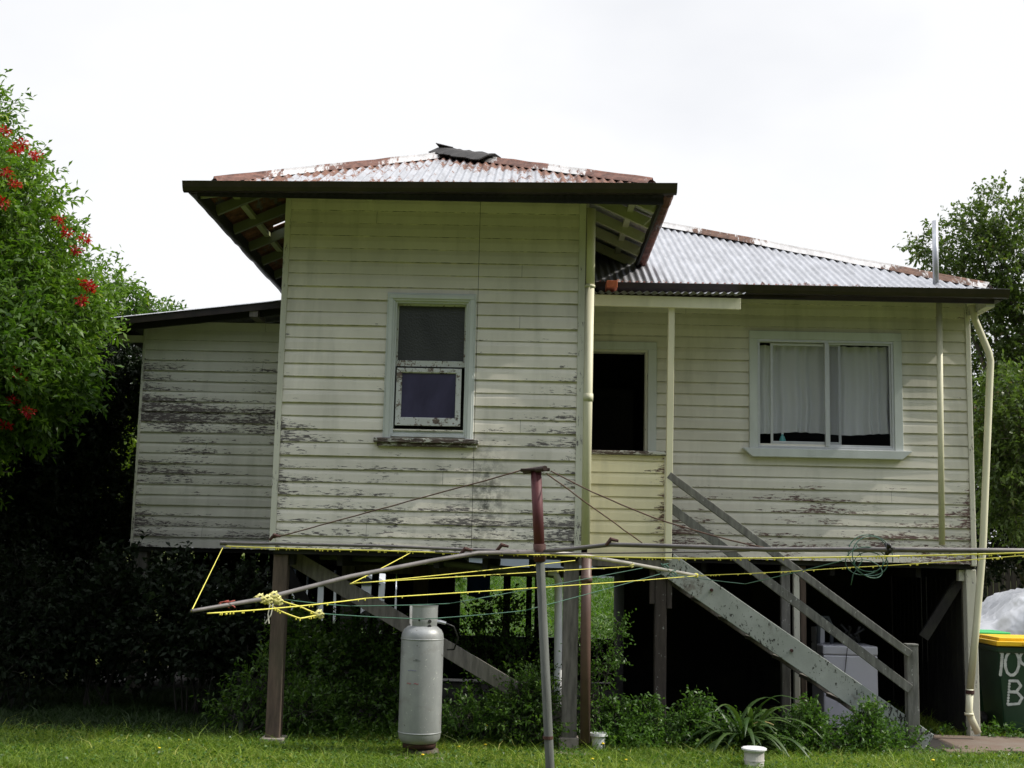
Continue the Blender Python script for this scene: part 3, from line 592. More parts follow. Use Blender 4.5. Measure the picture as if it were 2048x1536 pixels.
# brick on the porch roof
q = P(1223, 573, 12.3); m = MB(); m.box(q.x-.055, q.x+.055, 12.22, 12.44, q.z-.028, q.z+.045)
tag(m.build('brick', 'brick', bevel=.005, loc=(q.x, 12.3, q.z-.02)), 'orange brick lying on the corrugated porch roof', 'brick')
# ---- stairs
st = thing('staircase', (2.6, 12.7, 0), None, None); st.parent = house; st.location = Vector((2.6, 12.7, 0))-house.location
SA = Vector((1.40, 0, 1.70)); SB = Vector((3.86, 0, .03)); sdv = (SB-SA).normalized()
for D, mt in ((12.36, 'stair'), (13.05, 'timber')):
    m = MB(); m.bar((SA.x-.06, D, SA.z+.04), (SB.x+.02, D, SB.z+.02), .045, .235); m.build('stringer', mt, st, bevel=.005)
for k in range(9):
    t = (k+.6)/9; p = SA.lerp(SB, t); m = MB(); m.box(p.x-.13, p.x+.13, 12.385, 13.02, p.z-.060, p.z-.022); m.build('tread', 'timber', st, bevel=.003)
for px, py in ((1423, 1180), (1583, 1301), (1743, 1420)):
    q = P(px, py, 12.33); m = MB(); m.tube([(q.x, 12.31, q.z), (q.x, 12.34, q.z)], .016, 8); m.build('bolt', 'rusty', st)
a = P(1337, 950, 12.24); b = P(1820, 1308, 12.24); m = MB(); m.bar(a, b, .045, .072); m.build('handrail', 'rail', st, bevel=.005)
a = P(1337, 1012, 12.26); b = P(1820, 1378, 12.26); m = MB(); m.bar(a, b, .035, .085); m.build('middle_rail', 'rail', st, bevel=.004)
q = P(1823, 1290, 12.3); m = MB(); m.box(q.x-.055, q.x+.055, 12.27, 12.37, .10, q.z-.008); m.box(q.x-.058, q.x+.058, 12.265, 12.375, q.z-.008, q.z+.012); m.build('newel_post', 'rail', st, bevel=.005)
a = P(1337, 950, 12.24)
# ---- stumps, braces, underfloor
def stump(x0, x1, D, z0, z1, mt, dy=.13): 
    m = MB(); m.box(x0, x1, D, D+dy, z0, z1); return m.build('stump', mt, house, bevel=.008)
q0 = P(538, 1300, 11.64).x; q1 = P(567, 1300, 11.64).x; stump(q0, q1, 11.64, .05, FL-.055, 'stump')
m = MB(); m.box(q0-.04, q1+.04, 11.6, 11.84, -.05, .07); m.build('footing', 'conc', house, bevel=.01)
q0 = P(1125, 1300, 11.66).x; q1 = P(1156, 1300, 11.66).x; stump(q0, q1, 11.66, .13, FL-.055, 'timber')
m = MB(); m.box(q0-.02, q1+.02, 11.63, 11.83, .02, .135); m.build('footing', 'conc', house, bevel=.01)
m = MB(); m.box(q0-.1, q1+.13, 11.45, 11.9, -.03, .025); m.build('footing', 'conc', house, bevel=.01)
q0 = P(266, 1150, 14.85).x; q1 = P(291, 1150, 14.85).x; stump(q0, q1, 14.85, 0, FL-.07, 'timber')
q0 = P(827, 1150, 14.7).x; q1 = P(856, 1150, 14.7).x; stump(q0, q1, 14.7, 0, FL-.16, 'stump')
q0 = P(1309, 1300, 12.38).x; q1 = P(1333, 1300, 12.38).x; stump(q0, q1, 12.38, 0, FL-.105, 'darkstump', .1)
m = MB(); m.box(q0-.05, q0-.003, 12.37, 12.44, 1.32, 1.66); m.box(q1+.003, q1+.05, 12.37, 12.44, 1.28, 1.66); m.build('cleat', 'darkstump', house, bevel=.003)
for (xa, xb, mt) in ((1563, 1581, 'rail'), (1588, 1600, 'creamtrim'), (1601, 1613, 'stump')):
    stump(P(xa, 1250, 13.25).x, P(xb, 1250, 13.25).x, 13.25, 0, FL-.055, mt, .08)
q0 = P(1936, 1300, 13.22).x; q1 = P(1957, 1300, 13.22).x; stump(q0, q1, 13.22, 0, FL-.055, 'creamtrim', .12)
m = MB(); m.box(q0-.06, q0-.002, 13.26, 13.34, 1.60, 1.715); m.build('cleat', 'creamtrim', house, bevel=.003)
m = MB(); m.bar((q0-.4, 13.4, 1.0), (q0, 13.4, 1.62), .05, .1); m.build('brace', 'darkboard', house)
m = MB(); a = P(580, 1112, 11.86); b = P(1062, 1398, 11.86); b = b+(b-a)*.16; m.bar(a, b, .04, .15); m.build('brace', 'timber', house, bevel=.004)
m = MB(); a = P(612, 1190, 14.9); m.box(-2.12, -1.97, 14.6, 14.72, 0, 1.6); m.build('stump', 'timber', house, bevel=.006)
m = MB(); a = P(575, 1150, 14.75); b = P(640, 1260, 14.75); m.bar(a+Vector((-.1, 0, .2)), b, .05, .13); m.build('brace', 'darkboard', house)
m = MB(); m.box(-2.1, .6, 14.75, 14.85, FL-.26, FL-.16); m.build('bearer', 'timber', house)
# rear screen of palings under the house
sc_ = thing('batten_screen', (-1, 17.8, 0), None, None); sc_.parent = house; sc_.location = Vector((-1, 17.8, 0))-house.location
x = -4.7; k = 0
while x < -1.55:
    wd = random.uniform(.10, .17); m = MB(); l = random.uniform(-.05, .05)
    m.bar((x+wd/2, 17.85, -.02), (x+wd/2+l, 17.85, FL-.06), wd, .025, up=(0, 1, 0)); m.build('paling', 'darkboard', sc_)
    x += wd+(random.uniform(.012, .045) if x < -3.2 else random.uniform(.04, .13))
for (xa, xb, za, zb_) in ((-4.7, 1.3, 1.50, 1.60), (-4.7, 1.3, .05, .64), (-1.55, -.98, .6, 1.55), (-.30, -.20, .6, 1.55), (.02, .10, .6, 1.55), (.14, .24, .6, 1.5), (.56, .66, .6, 1.5), (-.98, -.90, .6, 1.24), (P(808, 1180, 17.75).x, P(830, 1180, 17.75).x, .6, 1.76)):  # the low full-width board is a dark fill added for shaded ground
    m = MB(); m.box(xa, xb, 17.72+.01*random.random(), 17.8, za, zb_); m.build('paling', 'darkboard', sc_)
# dark solid board wall behind the stairs and side battens
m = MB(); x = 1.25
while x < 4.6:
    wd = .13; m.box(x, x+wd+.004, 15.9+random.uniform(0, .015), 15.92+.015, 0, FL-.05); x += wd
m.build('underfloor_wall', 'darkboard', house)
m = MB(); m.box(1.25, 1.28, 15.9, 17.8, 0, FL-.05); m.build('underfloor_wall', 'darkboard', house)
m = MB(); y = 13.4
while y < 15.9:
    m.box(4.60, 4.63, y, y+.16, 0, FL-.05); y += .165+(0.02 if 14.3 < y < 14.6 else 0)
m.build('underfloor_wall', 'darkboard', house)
# ---- pipes
def pipe(pts, r, mat, label=None, par=house, name='downpipe', extra=()):
    m = MB(); m.tube(pts, r, 14)
    for p_, h_, r_ in extra: m.lathe([(r, -h_), (r_, -h_), (r_, h_), (r, h_)], p_, 16)
    o = m.build(name, mat, par, smooth=False); me = o.data
    for pl in me.polygons: pl.use_smooth = len(pl.vertices) == 4
    if label: o['label'] = label
    return o
px_ = lambda y: P(1178, y, 11.56)
cx = P(1178, 750, 11.58).x
pipe([(cx, 11.58, P(1178, 418, 11.58).z), (cx, 11.58, P(1178, 572, 11.58).z)], .042, 'cream_clean', 'upper cream downpipe with rust stains')
pipe([(cx-.004, 11.58, P(1178, 570, 11.58).z), (cx-.012, 11.58, P(1178, 1092, 11.58).z)], .043, 'cream_clean', 'cream downpipe on the corner of the front block', extra=[((cx-.006, 11.58, P(1178, 795, 11.58).z), .035, .048), ((cx-.004, 11.58, P(1178, 573, 11.58).z), .012, .05)])
bx = P(1172, 1200, 11.62).x
pipe([(bx, 11.62, 1.80), (bx-.0, 11.62, 1.2), (bx+.01, 11.62, .1)], .047, 'brownpipe', 'brown lower downpipe', extra=[((bx, 11.62, P(1172, 1158, 11.62).z), .03, .056)])
pts = [P(1943, 606, 12.98), P(1950, 640, 12.98), P(1978, 706, 12.98), P(1981, 722, 12.98), P(1966, 1090, 12.98), P(1953, 1250, 12.98), P(1940, 1378, 12.98)]
pipe(pts, .036, 'cream_clean', 'bent cream corner downpipe', extra=[(P(1943, 606, 12.98), .03, .045)])
pipe([P(1940, 1378, 12.98), P(1938, 1420, 12.98), P(1943, 1438, 12.98), P(1956, 1466, 12.98)], .036, 'cream_clean', extra=[(P(1938, 1428, 12.98), .012, .045)])
m = MB(); q = P(1940, 1384, 12.98); m.lathe([(.037, -.02), (.043, -.02), (.043, .02), (.037, .02)], q, 14); m.build('pipe_clamp', 'rusty', house)
q = P(1881, 850, 12.95); pipe([(P(1878, 600, 12.95).x, 12.95, P(1878, 605, 12.95).z), (P(1884, 1090, 12.95).x, 12.95, P(1884, 1090, 12.95).z)], .031, 'cream_clean', 'thin cream vent pipe', name='vent_pipe')
q = P(1871, 500, 12.85); pipe([(P(1872, 590, 12.85).x, 12.85, P(1872, 600, 12.85).z), (P(1870, 442, 12.85).x, 12.85, P(1870, 442, 12.85).z)], .031, 'galv', 'galvanised vent pipe above the roof', name='vent_pipe')
pipe([P(640, 1112, 12.4), P(850, 1122, 12.4), P(1085, 1146, 12.4), P(1108, 1150, 12.4)], .035, plain('grimy_pipe', (.10, .11, .08), .6, 0, .3), name='waste_pipe')
pipe([P(1096, 1146, 12.4), P(1110, 1148, 12.4), P(1117, 1160, 12.4), P(1116, 1366, 12.4), P(1116, 1480, 12.4)], .040, 'pvc', 'white plastic waste pipe under the floor', name='waste_pipe')

# ------------------------------------------------------------------ gas cylinder
gc = thing('gas_cylinder', (P(838, 1497, 11.22).x, 11.22, .07), 'tall grey mottled gas cylinder standing in front of the house', 'gas cylinder')
c = (gc.location.x, 11.22, .085); r = .187
sz_ = .955
prof = [(.02, .03), (.10, .03), (.155, .045), (.18, .08), (r, .14), (r, .98), (.182, 1.02), (.165, 1.055), (.13, 1.085), (.08, 1.10), (.02, 1.105)]
m = MB(); m.lathe(prof, c, 48); m.lathe([(r, .130), (r+.0025, .132), (r+.0025, .140), (r, .142)], c, 48); m.lathe([(r, .965), (r+.0025, .967), (r+.0025, .975), (r, .977)], c, 48); m.build('body', 'cyl', gc, smooth=True)
m = MB(); m.lathe([(.14, .0), (.145, .0), (.145, .07), (.14, .07)], c, 32); m.build('foot_ring', 'rusty', gc, smooth=True)
m = MB(); rows = []   # collar with openings left and right
segs = [(-2.35, .9)]
for a0, a1 in segs:
    n = 26; rows = []
    for (rr, zz) in ((.122, 1.075), (.128, 1.13), (.128, 1.26), (.131, 1.275), (.123, 1.275), (.123, 1.08)):
        rows.append([(c[0]+rr*math.cos(a0+(a1-a0)*k/n), c[1]+rr*math.sin(a0+(a1-a0)*k/n), c[2]+zz) for k in range(n+1)])
    m.grid(rows)
m.build('collar', 'cyl', gc, smooth=False)
m = MB(); rows = []
for (rr, zz) in ((.122, 1.075), (.126, 1.275), (.121, 1.275), (.118, 1.08)):
    rows.append([(c[0]+rr*math.cos(.9+2.4*k/20), c[1]+rr*math.sin(.9+2.4*k/20), c[2]+zz) for k in range(21)])
m.grid(rows); m.build('collar', 'cyl', gc)
m = MB()
for an, zz in ((-1.02, 1.135), (-1.02, 1.09), (-1.75, 1.145)):
    o_ = Vector((math.cos(an), math.sin(an), 0)); q = Vector(c)+o_*.1275+Vector((0, 0, zz)); m = MB(); m.tube([q-o_*.002, q+o_*.003], .017 if an > -1.5 else .009, 12); m.build('collar_hole', 'black', gc)
m = MB(); m.lathe([(0, 1.08), (.02, 1.1), (.02, 1.16), (.035, 1.165), (.035, 1.19), (0, 1.2)], c, 14); m.build('valve', 'galv', gc)
m = MB(); m.tube([(c[0]+.02, c[1], 1.22), (c[0]+.15, c[1], 1.215), (c[0]+.2, c[1]+.01, 1.20)], .016, 8); m.build('connector', 'galv', gc)
m = MB(); m.tube([(c[0]+.19, c[1]+.01, 1.205), (c[0]+.27, c[1]+.05, 1.17), (c[0]+.31, c[1]+.1, 1.06), (c[0]+.27, c[1]+.2, .95), (c[0]+.2, c[1]+.4, .93)], .007, 8); m.build('hose', 'black', gc, smooth=True)
def textmesh(txt, size, mat, loc, rot, parent, name='faded_mark', extr=.001, wrap=None, weight=0.0):
    cu = bpy.data.curves.new(name, 'FONT'); cu.body = txt; cu.size = size; cu.extrude = extr; cu.offset = weight; cu.align_x = 'CENTER'; cu.resolution_u = 3
    o = bpy.data.objects.new(name, cu); COL.objects.link(o); dg = bpy.context.evaluated_depsgraph_get(); me = bpy.data.meshes.new_from_object(o.evaluated_get(dg)); bpy.data.objects.remove(o)
    Rm = Matrix.Rotation(rot[2], 3, 'Z')@Matrix.Rotation(rot[0], 3, 'X')
    for v in me.vertices:
        if wrap:
            cx_, cy_, R_, a_ = wrap; an = a_+v.co.x/R_; v.co = Vector((cx_+(R_+v.co.z)*math.cos(an), cy_+(R_+v.co.z)*math.sin(an), loc[2]+v.co.y))-wloc(parent)
        else: v.co = Rm@v.co+Vector(loc)-wloc(parent)
    me.materials.clear(); me.materials.append(MT[mat] if isinstance(mat, str) else mat)
    o = bpy.data.objects.new(name, me); COL.objects.link(o); o.parent = parent; return o
textmesh('-=:-', .045, plain('faded_black_ink', (.05, .06, .06), .7), (0, 0, .07+.79), (0, 0, 0), gc, wrap=(c[0], c[1], r+.0015, -1.72))
textmesh('-~-', .07, plain('faded_blue_ink', (.21, .21, .31), .7), (0, 0, .07+.695), (0, 0, 0), gc, wrap=(c[0], c[1], r+.0015, -1.95))
textmesh('~ ~', .08, plain('faded_red_ink', (.33, .10, .12), .7), (0, 0, .07+.575), (0, 0, 0), gc, wrap=(c[0], c[1], r+.0015, -1.90))
gc.scale = (1, 1, .955)
m = MB(); m.lathe([(0, 0), (.13, 0), (.135, .02), (.13, .045), (0, .046)], (c[0]+.04, 11.22, .025), 20); tag(m.build('round_paver', plain('dull_terracotta', (.17, .10, .07), .95, 0, .45, 14, .4, col2=(.16, .17, .12))), 'dull terracotta round under the gas cylinder', 'paver')
m = MB(); m.box(c[0]-.22, c[0]+.23, 10.99, 11.42, -.03, .024); tag(m.build('concrete_slab', 'conc', bevel=.008), 'small square concrete slab at the foot of the gas cylinder', 'slab')

# ------------------------------------------------------------------ rotary clothes line
D0 = 5.0
hx = P(1080, 1105, D0); cl = thing('clothes_hoist', (P(1104, 1536, D0).x+.03, D0, 0), 'old rotary clothes hoist with maroon mast, bent arms and yellow lines', 'clothes line')
ztop = P(1072, 942, D0)
base = P(1110, 1700, D0); base.z = .0; base = mid0 = P(1080, 1118, D0).lerp(P(1100, 1536, D0), 1.0); base = base+(base-P(1080, 1118, D0))*((base.z+.02)/(EYE-.01-base.z))
m = MB(); mid = P(1080, 1118, D0); m.tube([base, mid], .0175, 16); m.build('post', timber('weathered_post', (.085, .09, .08)), cl, smooth=True)
q = P(1096, 1475, D0-.0); m = MB(); m.lathe([(.0175, -.006), (.020, -.006), (.020, .006), (.0175, .006)], q, 16); m.build('collar', 'rusty', cl)
m = MB(); m.tube([mid+Vector((0, 0, -.01)), ztop], [.0215, .0215], 16); m.build('mast', 'maroon', cl, smooth=True)
m = MB(); m.tube([P(1080, 1120, D0), P(1079, 1088, D0)], .025, 12); m.build('hub', 'rusty', cl, smooth=True)
m = MB(); zt = ztop+Vector((0, 0, .004)); m.bar(zt+Vector((-.062, .0, -.002)), zt+Vector((.055, .0, .003)), .05, .010); m.tube([zt+Vector((-.045, .1, 0)), zt+Vector((.035, -.1, -.0))], .012, 8); m.build('cap', plain('dark_rust_cap', (.035, .017, .013), .8, .2), cl, bevel=.002)
# arms: tip A far left, tip B near left, arm C near right out of frame, tip D far right
HUB = P(1080, 1104, D0)
tA = P(446, 1086, 5.62); tB = P(383, 1222, 3.15); tD = P(1392, 1151, 6.75); tC = P(2190, 1103, 4.18)
armA = [tA, P(760, 1092, 5.35), P(900, 1098, 5.2), HUB]
armB = [tB, P(520, 1199, 3.6), P(700, 1153, 4.15), P(860, 1122, 4.55), P(955, 1106, 4.85), HUB]
armC = [HUB, P(1150, 1097, 4.9), P(1222, 1089, 4.8), P(1330, 1092, 4.7), P(1530, 1099, 4.55), P(1750, 1099, 4.4), tC]
armD = [HUB, P(1160, 1110, 5.5), P(1260, 1127, 6.0), tD]
for a_ in (armA, armB, armC, armD):
    m = MB(); m.tube(a_, [.0045, .0065, .0072, .008, .0085, .009][-len(a_):] if a_ is armB else (.0068 if a_ is armA else .0085), 12); m.build('arm', 'hoist' if a_ is not armD else plain('pale_galvanised_tube', (.32, .30, .26), .5, .4, .25, 9), cl, smooth=True)
for p_ in (P(548, 1079, 5.52), P(1222, 1089, 4.8), P(930, 1108, 4.8), P(1003, 1100, 4.95)):
    m = MB(); m.tube([p_+Vector((-.02, 0, -.004)), p_+Vector((0, 0, .02)), p_+Vector((.028, 0, .014))], [.006, .009, .005], 7); m.build('stay_bracket', 'rusty', cl)
m = MB(); m.tube([tA+Vector((-.012, 0, 0)), tA+Vector((.02, 0, -.001))], .0105, 10); m.build('end_cap', plain('dark_cap', (.06, .055, .05), .6), cl)
m = MB(); m.lathe([(0, -.013), (.012, -.008), (.014, 0), (.011, .010), (0, .013)], tD, 10); m.build('end_cap', 'yellow', cl)
for a_, b_, sg in ((ztop+Vector((-.06, 0, 0)), P(548, 1076, 5.52), .0), (ztop+Vector((.06, .0, 0)), P(1528, 1096, 4.55), .035), (ztop+Vector((.045, .03, -.01)), P(1284, 1086, 5.9), .0)):
    m = MB(); pts = []
    for i in range(15):
        t = i/14; p_ = a_.lerp(b_, t); p_.z -= sg*math.sin(math.pi*t); p_.z += random.uniform(-.0015, .0015); pts.append(p_)
    m.tube(pts, .0028, 6); m.build('stay_wire', 'wire', cl, smooth=True)
def line(pts, mat, r_=.0028, drops=0, sag=.02, name='line'):
    m = MB(); out_ = []
    for s_, e_ in zip(pts[:-1], pts[1:]):
        for i in range(13):
            t = i/12; p_ = s_.lerp(e_, t); p_.z -= sag*4*t*(1-t); out_.append(p_)
    m.tube(out_, r_, 6)
    for _ in range(drops):
        i = random.randrange(len(out_)-1); p_ = out_[i].lerp(out_[i+1], random.random())-Vector((0, 0, r_+.002)); s_ = random.uniform(.0025, .0045)
        m.lathe([(0, -s_), (s_*.7, -s_*.5), (s_*.6, s_*.4), (0, s_)], p_, 6)
    return m.build(name, mat, cl, smooth=True)
line([tA+Vector((.02, -.02, -.014)), P(760, 1101, 5.0), P(1080, 1109.5, 4.93), P(1390, 1117, 4.6), P(1800, 1112, 4.35), P(2140, 1102, 4.1)], 'yellow', .0030, 130, .002)
line([tA+Vector((-.0, 0, -.02)), tB], 'yellow', .0015, 0, .0)
line([tB+Vector((.04, 0, -.005)), P(730, 1197, 3.9), P(1390, 1152, 6.7)], 'yellow', .0020, 25, .004)
line([tD, P(1700, 1135, 5.4), P(2080, 1108, 4.3)], 'yellow', .0018, 40, .004)
line([P(820, 1106, 5.3), P(700, 1168, 4.2), P(1150, 1121, 5.6)], 'yellow', .0018, 4, .002)
line([P(710, 1166, 4.2), P(1258, 1133, 6.0)], 'yellow', .0018, 6, .0)
line([P(546, 1196, 3.7), P(600, 1213, 3.72), P(638, 1229, 3.75), P(600, 1237, 3.7), P(560, 1222, 3.68), P(530, 1203, 3.65)], 'yellow', .0026, 20, .001)
line([P(640, 1227, 3.75), P(850, 1238, 4.6), P(1050, 1221, 5.2), P(1320, 1148, 6.2)], 'green', .0018, 0, .002)
line([P(570, 1199, 3.8), P(700, 1212, 4.2), P(900, 1207, 4.9), P(1285, 1136, 6.1)], 'green', .0018, 0, .002)
line([P(1350, 1150, 6.4), P(1490, 1168, 5.8), P(1690, 1120, 4.6)], 'green', .0018, 0, .002)
line([P(870, 1104, 4.9), P(1100, 1107, 4.9), P(1500, 1102, 4.6)], 'hoist', .003, 0, .002)
for px, py, D in ((520, 1197, 3.6), (535, 1199, 3.62), (548, 1192, 3.65), (556, 1202, 3.66), (638, 1229, 3.75), (1262, 1130, 6.0)):
    m = MB(); p_ = P(px, py, D); pts = [p_+Vector((math.cos(t*1.9)*.014, math.sin(t*2.3)*.014, math.sin(t*1.3)*.012)) for t in range(9)]; m.tube(pts, .0035, 6); m.build('knot', plain('pale_cord', (.62, .58, .22), .7), cl, smooth=True)
m = MB()
for dx in (0, .012): 
    p_ = P(540+dx*500, 1208, 3.6); m.tube([p_, p_+Vector((-.004, 0, -.03)), p_+Vector((-.02*(dx > 0), 0, -.055))], .002, 5)
m.build('loose_string', plain('string', (.5, .48, .4), .8), cl)
for px in (448, 460):
    p_ = P(px, 1207, 3.38); m = MB(); m.tube([p_+Vector((math.cos(t)*.014, math.sin(t)*.01, .003*t-.01)) for t in range(7)], .002, 5); m.build('wire_twist', plain('red_wire', (.3, .05, .03), .6), cl)
for px, py, D in ((1330, 1135, 6.4), (1345, 1148, 6.45)):
    p_ = P(px, py, D); m = MB(); m.tube([p_+Vector((math.cos(t*1.5)*.02, math.sin(t*1.5)*.02, math.sin(t)*.02)) for t in range(9)], .003, 5); m.build('knot', 'green', cl)
# coil of spare green line hung on the arm
cc = thing('cord_coil', P(1740, 1100, 4.42), 'tangled coil of thin green cord hanging from the right hoist arm', 'cord')
m = MB(); ctr = P(1742, 1115, 4.42); pts = []
for i in range(150):
    t = i/150*2*math.pi*4.6; R1 = .05+.025*math.sin(t*.37+1); pts.append(ctr+Vector((R1*1.2*math.cos(t)-.01+.02*math.sin(t*.6), .02*math.sin(t*.8), R1*math.sin(t)-.012+.025*math.sin(t*.43))))
m.tube(pts, .0018, 5); p_ = P(1702, 1170, 4.42); m.tube([P(1712, 1090, 4.42), P(1725, 1120, 4.42), P(1706, 1150, 4.42), p_], .0018, 5); m.build('cord', 'green', cc, smooth=True)
m = MB(); p_ = P(1778, 1098, 4.39); m.tube([p_+Vector((math.cos(t*2.1)*.013, math.sin(t*1.3)*.018, math.sin(t*2.1)*.018)) for t in range(14)], .007, 6); m.build('knot', 'black', cc, smooth=True)

# ------------------------------------------------------------------ things under the house
q = P(1700, 1340, 13.75); wm = thing('washing_machine', (q.x, 13.75, 0), 'white washing machine standing in the dark under the house behind the stairs', 'washing machine')
x0, x1 = P(1647, 1340, 13.6).x, P(1756, 1340, 13.6).x; zt = P(1700, 1292, 13.6).z
m = MB(); m.box(x0, x1, 13.6, 14.15, .03, zt-.10); m.build('cabinet', 'enamel', wm, bevel=.015)
m = MB(); m.box(x0-.005, x1+.003, 13.595, 14.155, zt-.097, zt); m.build('top', 'enamel', wm, bevel=.015)
m = MB(); m.box(x0-.005, x0+.09, 13.9, 14.15, zt+.002, zt+.17); m.build('control_panel', 'enamel', wm, bevel=.01)
m = MB(); m.tube([(x0+.25, 13.58, zt-.02), (x0+.22, 13.585, .6), (x0+.15, 13.59, .3)], .004, 5); m.build('cord', 'black', wm)
q = P(1650, 1240, 13.9); m = MB(); m.tube([q+Vector((-.08, 0, -.35)), q+Vector((-.07, 0, -.05)), q+Vector((-.03, 0, .03)), q+Vector((.03, 0, .03)), q+Vector((.07, 0, -.06)), q+Vector((.07, 0, -.3))], .022, 10)
tag(m.build('drain_hose', plain('grey_hose', (.07, .08, .09), .35), smooth=True), 'looped grey hose rising behind the washing machine', 'hose')
m = MB()
for i in range(7):
    p_ = Vector((random.uniform(x0+.15, x1-.12), 13.85, zt+.02+random.uniform(0, .06))); m.tube([p_, p_+Vector((random.uniform(-.1, .1), .03, random.uniform(.02, .12))), p_+Vector((random.uniform(-.16, .16), 0, random.uniform(0, .15)))], .018, 6)
tag(m.build('rag_heap', 'black', smooth=True), 'black bundle of rags and hoses on top of the washing machine', 'rags')
m = MB(); rows = [[(P(935, 1135, 17.5).x+.32*i/6, 17.5+.015*math.sin(i*1.4+j), 1.62-.42*j/6-(.07*i/6 if j == 6 else 0)) for i in range(7)] for j in range(7)]
m.grid(rows); o = m.build('towel', 'blue', smooth=True); q = o.modifiers.new('s', 'SOLIDIFY'); q.thickness = .006; tag(o, 'blue cloth hanging from the rear beam under the house', 'cloth')
m = MB(); m.bar((2.9, 14.2, .02), (3.5, 14.4, .10), .14, .03); m.bar((3.6, 14.0, .05), (4.3, 14.3, .05), .1, .05); tag(m.build('scrap_timber', 'timber'), 'scrap boards lying on the soil under the house', 'timber')

# ------------------------------------------------------------------ wheelie bin
bn = thing('wheelie_bin', (5.24, 13.65, 0), 'dark green wheelie bin with yellow lid and sprayed white number', 'wheelie bin')
bx0, bx1, by0, by1 = 4.96, 5.55, 13.4, 14.1; tp = .045
def taper(m, z0, z1, i0, i1):
    vs = []
    for z, t in ((z0, i0), (z1, i1)): vs += [(bx0+t, by0+t, z), (bx1-t, by0+t, z), (bx1-t, by1-t*.5, z), (bx0+t, by1-t*.5, z)]
    m.add(vs, [(3, 2, 1, 0), (4, 5, 6, 7), (0, 1, 5, 4), (1, 2, 6, 5), (2, 3, 7, 6), (3, 0, 4, 7)])
m = MB(); taper(m, .05, .90, .085, .02); taper(m, .86, .93, .004, .0); m.build('body', 'bingreen', bn, bevel=.02)
m = MB(); m.box(bx0-.015, bx1+.015, by0-.03, by1+.02, .935, .985); m.box(bx0+.03, bx1-.03, by0+.03, by1-.03, .985, 1.02); m.box(bx0+.25, bx1+.01, by0-.045, by0-.03, .95, .985); m.build('lid', 'binyellow', bn, bevel=.012)
for sx in (bx0+.0, bx1-.05):
    m = MB(); m.tube([(sx-.01, 13.98, .10), (sx+.06, 13.98, .10)], .10, 20); m.build('wheel', 'black', bn, bevel=.01)
m = MB(); m.tube([(bx0+.03, by1+.03, .96), (bx1-.03, by1+.03, .96)], .016, 8); m.build('handle', 'bingreen', bn)
SPM = plain('white_spray', (.52, .55, .52), .85, 0, .25, 18, 0)
def stroke(m, pts, r_):
    pts = [Vector(p) for p in pts]; n = len(pts)
    for i in range(n-1):
        for k in range(8):
            p = pts[i].lerp(pts[i+1], k/8); y = by0+.02+(.90-p.y)*.078-.0035-.0003*((i*8+k) % 5); rr = r_*random.uniform(.85, 1.1)
            sg = 12; b_ = [(p.x+rr*math.cos(2*math.pi*a/sg), y, p.y+rr*math.sin(2*math.pi*a/sg)) for a in range(sg)]; m.add(b_, [tuple(range(sg))])
bxp = lambda px, py: (lambda q: (q.x, q.z, 0))(P(px, py, by0+.03))
m = MB(); stroke(m, [bxp(*p) for p in ((2001, 1305), (2004, 1300), (2003, 1330), (2001, 1352))], .016); m.build('lettering', SPM, bn)
m = MB(); stroke(m, [bxp(2024+14*math.cos(t*.5), 1326-25*math.sin(t*.5)) for t in range(14)], .015); m.build('lettering', SPM, bn)
m = MB(); stroke(m, [bxp(2052+13*math.cos(t*.5), 1316-14*math.sin(t*.5)) for t in range(14)]+[bxp(2064, 1330), bxp(2058, 1350)], .015); m.build('lettering', SPM, bn)
m = MB(); stroke(m, [bxp(*p) for p in ((2018, 1408), (2020, 1362), (2036, 1362), (2043, 1372), (2034, 1384), (2022, 1384), (2036, 1385), (2046, 1396), (2040, 1408), (2016, 1410))], .015); m.build('lettering', SPM, bn)
m = MB(); m.box(4.93, 5.5, 14.25, 14.9, .93, 1.0); m.box(5.0, 5.45, 14.3, 14.85, 1.0, 1.03)
b2 = thing('wheelie_bin', (5.2, 14.5, 0), 'second bin with a bright green lid, mostly hidden behind the yellow lidded one', 'wheelie bin'); m.build('lid', 'brightgreen', b2, bevel=.012)
m = MB(); bx0, bx1, by0, by1 = 4.95, 5.48, 14.27, 14.88; taper(m, .05, .92, .085, .01); m.build('body', 'bingreen', b2, bevel=.02)

# tarpaulin covered car
q = P(1955, 1235, 16.6); tv = thing('covered_car', (7.6, 17.2, 0), 'car hidden under a wrinkled silver tarpaulin beyond the bins', 'covered car')
m = MB(); rows = []; prof = [(.0, .05), (.0, .62), (.10, .80), (.45, .95), (1.0, 1.08), (1.35, 1.40), (1.7, 1.47), (2.6, 1.46), (3.1, 1.38), (3.6, 1.02), (4.1, .92), (4.25, .70), (4.28, .05)]
fine = []
for i in range(len(prof)-1):
    for k in range(5): t = k/5; fine.append((prof[i][0]*(1-t)+prof[i+1][0]*t, prof[i][1]*(1-t)+prof[i+1][1]*t))
fine.append(prof[-1])
for j in range(31):
    v = -1+2*j/30; row = []
    for i, (u, z) in enumerate(fine):
        f_ = 1-abs(v)**5*.45; zz = z*(f_ if abs(v) < .93 else (.55 if abs(v) < .98 else .08))
        row.append((5.15+u+.03*math.sin(j*1.7+i), 17.2+.86*v+.02*math.sin(i*1.3+j*.4), zz+.022*math.sin(i*1.9+j*2.3)*math.sin(j*.9)))
    rows.append(row)
m.grid(rows); m.build('tarpaulin', 'tarp', tv, smooth=True)

